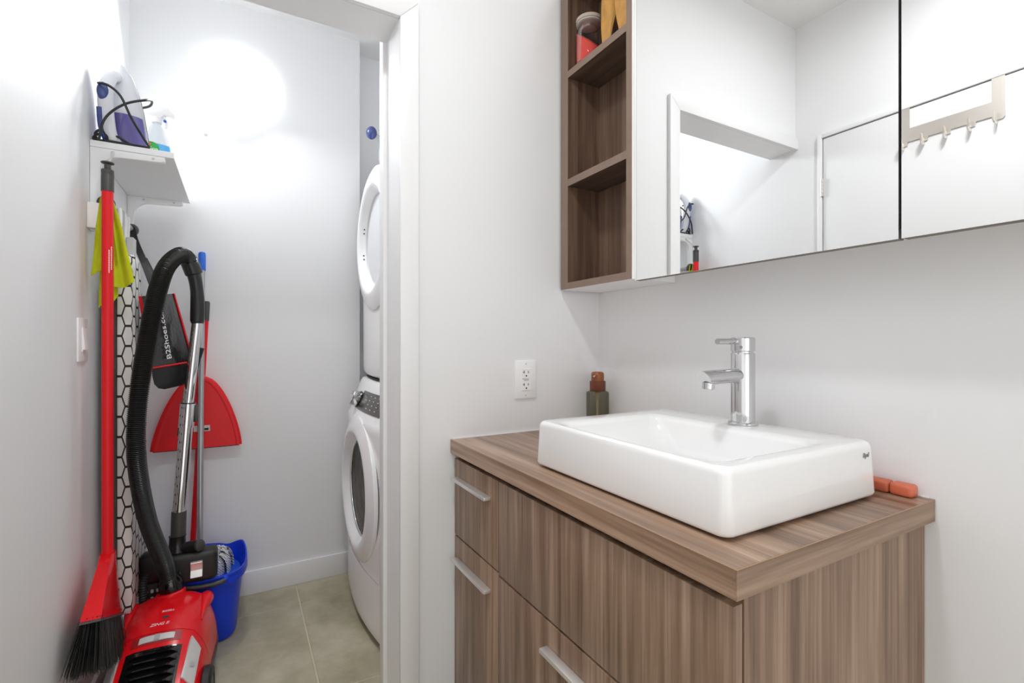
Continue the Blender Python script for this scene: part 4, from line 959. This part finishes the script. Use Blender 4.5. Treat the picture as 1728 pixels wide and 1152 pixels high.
# dustpan: back sheet with raised curved walls, mouth down
def pan_edge(t):                                    # t: -1 left foot .. 1 right foot, over the top
    a = abs(t); w_ = 0.0215+0.1285*(a**0.62) if a > 0 else 0.0215
    return None
cxp = lambda z: -0.1515+0.02*(z-0.69)
def pw(z):
    t = max(0, min(1, (z-0.683)/(0.968-0.683))); return 0.020+0.130*(1-t**1.35)**0.62
zz2 = [0.683+0.285*k/22 for k in range(23)]
def panloop(z, inset, y): return [Vector((cxp(z)+s_*(pw(z)-inset), y, z)) for s_ in (-1, -0.7, -0.35, 0, 0.35, 0.7, 1)]
MB().loft([panloop(z, 0.0, 2.4020)+panloop(z, 0.0, 2.3840)[::-1] for z in zz2]).build('sheet', M_redm, dpn, ang=60)
mb = MB()
P = [Vector((cxp(z)-pw(z)+0.004, 2.3880, z)) for z in zz2]+[Vector((cxp(z)+pw(z)-0.004, 2.3880, z)) for z in reversed(zz2)]
mb.tube(P, [0.0145]*len(P), 10, flat=0.35, up=Vector((0, 1, 0)))
mb.build('raised_wall', M_redm, dpn, ang=60)
MB().grid(lambda u, q: Vector((cxp(0.70+0.2*q)+(2*u-1)*(pw(0.70+0.2*q)-0.016), 2.3965-0.010*math.sin(PI*q)*(1-(2*u-1)**2), 0.704+0.2*q)), 14, 12).build('hollow', M_red, dpn, solid=0.001)
MB().box(-0.3015, -0.0015, 2.3860, 2.4025, 0.6795, 0.6850).build('rubber_lip', M_blackm, dpn, 0.001, 1)
MB().box(-0.300, -0.003, 2.3945, 2.3845, 0.6855, 0.7020).build('ramp', M_red, dpn, 0.0015, 1)
MB().tube([(-0.1466, 2.3990, 0.94), (-0.141, 2.4020, 1.045)], [0.016, 0.0125], 14).build('clip_handle', M_redm, dpn)
st = MB().box(-0.165, -0.108, 2.3805, 2.3812, 0.752, 0.776).build('sticker', M_lgrey, dpn)
MB().box(-0.128, -0.113, 2.3800, 2.3805, 0.756, 0.765).build('sticker_mark', M_slot, st)

# black carrier bag hanging from the rail
bg = thing('black_carrier_bag', (-0.22, 2.12, 0.95), 'black glossy shoe shop bag with red piping hanging behind the hose', 'bag')
BT = [Vector((-0.2850, 1.985, 1.272)), Vector((-0.2130, 2.185, 1.302)), Vector((-0.1530, 2.180, 1.049)), Vector((-0.2600, 2.030, 1.033))]   # TL TR BR BL
def face(u, q, y=0.0):
    p = BT[0].lerp(BT[1], u).lerp(BT[3].lerp(BT[2], u), q)
    return p+Vector((0, y-0.010*math.sin(PI*u)*math.sin(PI*q)+0.004*math.sin(14*u+6*q)*math.sin(9*q+3*u)*math.sin(PI*u), 0))
MB().grid(lambda u, q: face(u, q), 20, 26).build('front_panel', M_bagf, bg, solid=0.001, ang=70)
LB = []
for q in [k/14 for k in range(15)]:
    a, b = face(0, q), face(1, q); dp_ = 0.035+0.045*q
    n = 8; lp = [a.lerp(b, k/n)+Vector((0, 0.003, 0)) for k in range(n+1)]
    lp += [b+Vector((0.002, dp_*0.5, 0.0)), b.lerp(a, 0.10)+Vector((0, dp_, 0)), a.lerp(b, 0.10)+Vector((0, dp_, 0)), a+Vector((-0.002, dp_*0.5, 0))]
    LB.append(lp)
lastn = len(LB[0]); c_ = sum((p for p in LB[-1]), Vector())/lastn
for f, dz in ((0.98, 0.028), (0.90, 0.056), (0.72, 0.074), (0.45, 0.082)): LB.append([c_+(p-c_)*f+Vector((0, 0.010*(1-f), -dz)) for p in LB[14]])
MB().loft(LB).build('bag_body', M_bagc, bg, ang=50)
for a, b in (((0, 0), (0, 1)), ((0, 1), (1, 1)), ((1, 1), (1, 0))):
    P = [face(a[0]+(b[0]-a[0])*k/12, a[1]+(b[1]-a[1])*k/12, -0.002) for k in range(13)]
    MB().tube(P, 0.0055, 8, flat=0.6).build('red_piping', M_redm, bg)
fx_ = (face(0.95, 0.5)-face(0.05, 0.5)).normalized()
ta, tb = face(0.46, 0.86, -0.012), face(0.50, 0.22, -0.012)
MB().text('B2Shoes.com', 0.0345, basis(ta.lerp(tb, 0.5), tb-ta, -fx_), 0.0004).build('shop_print', M_text, bg, smooth=False)
def ribbon(P, wdt):
    P = smooth_path(P, 6); mb = MB(); loops = []
    for p in P: loops.append([p+Vector((-wdt/2, 0, 0.2*wdt)), p+Vector((wdt/2, 0, -0.2*wdt)), p+Vector((wdt/2, 0.0018, -0.2*wdt)), p+Vector((-wdt/2, 0.0018, 0.2*wdt))])
    return mb.loft(loops)
ribbon([(-0.2520, 2.075, 1.283), (-0.2750, 2.105, 1.350), (-0.3020, 2.150, 1.420), (-0.3300, 2.185, 1.490), (-0.3440, 2.200, 1.543)], 0.026).build('strap', M_bagc, bg)
ribbon([(-0.2400, 2.115, 1.288), (-0.2700, 2.150, 1.365), (-0.3000, 2.185, 1.430)], 0.014).build('strap', M_bagc, bg)
# small chipped mark / nail on the rear wall
nl = MB().lathe([(0.006, 0), (0.007, 0.002), (0.004, 0.006)], (-0.127, YB, 2.0132), (0.2, -1, -0.2), n=10).build('wall_nail', M_lgrey)
tag(nl, 'tiny white wall plug stub below the round closet lamp', 'wall plug')
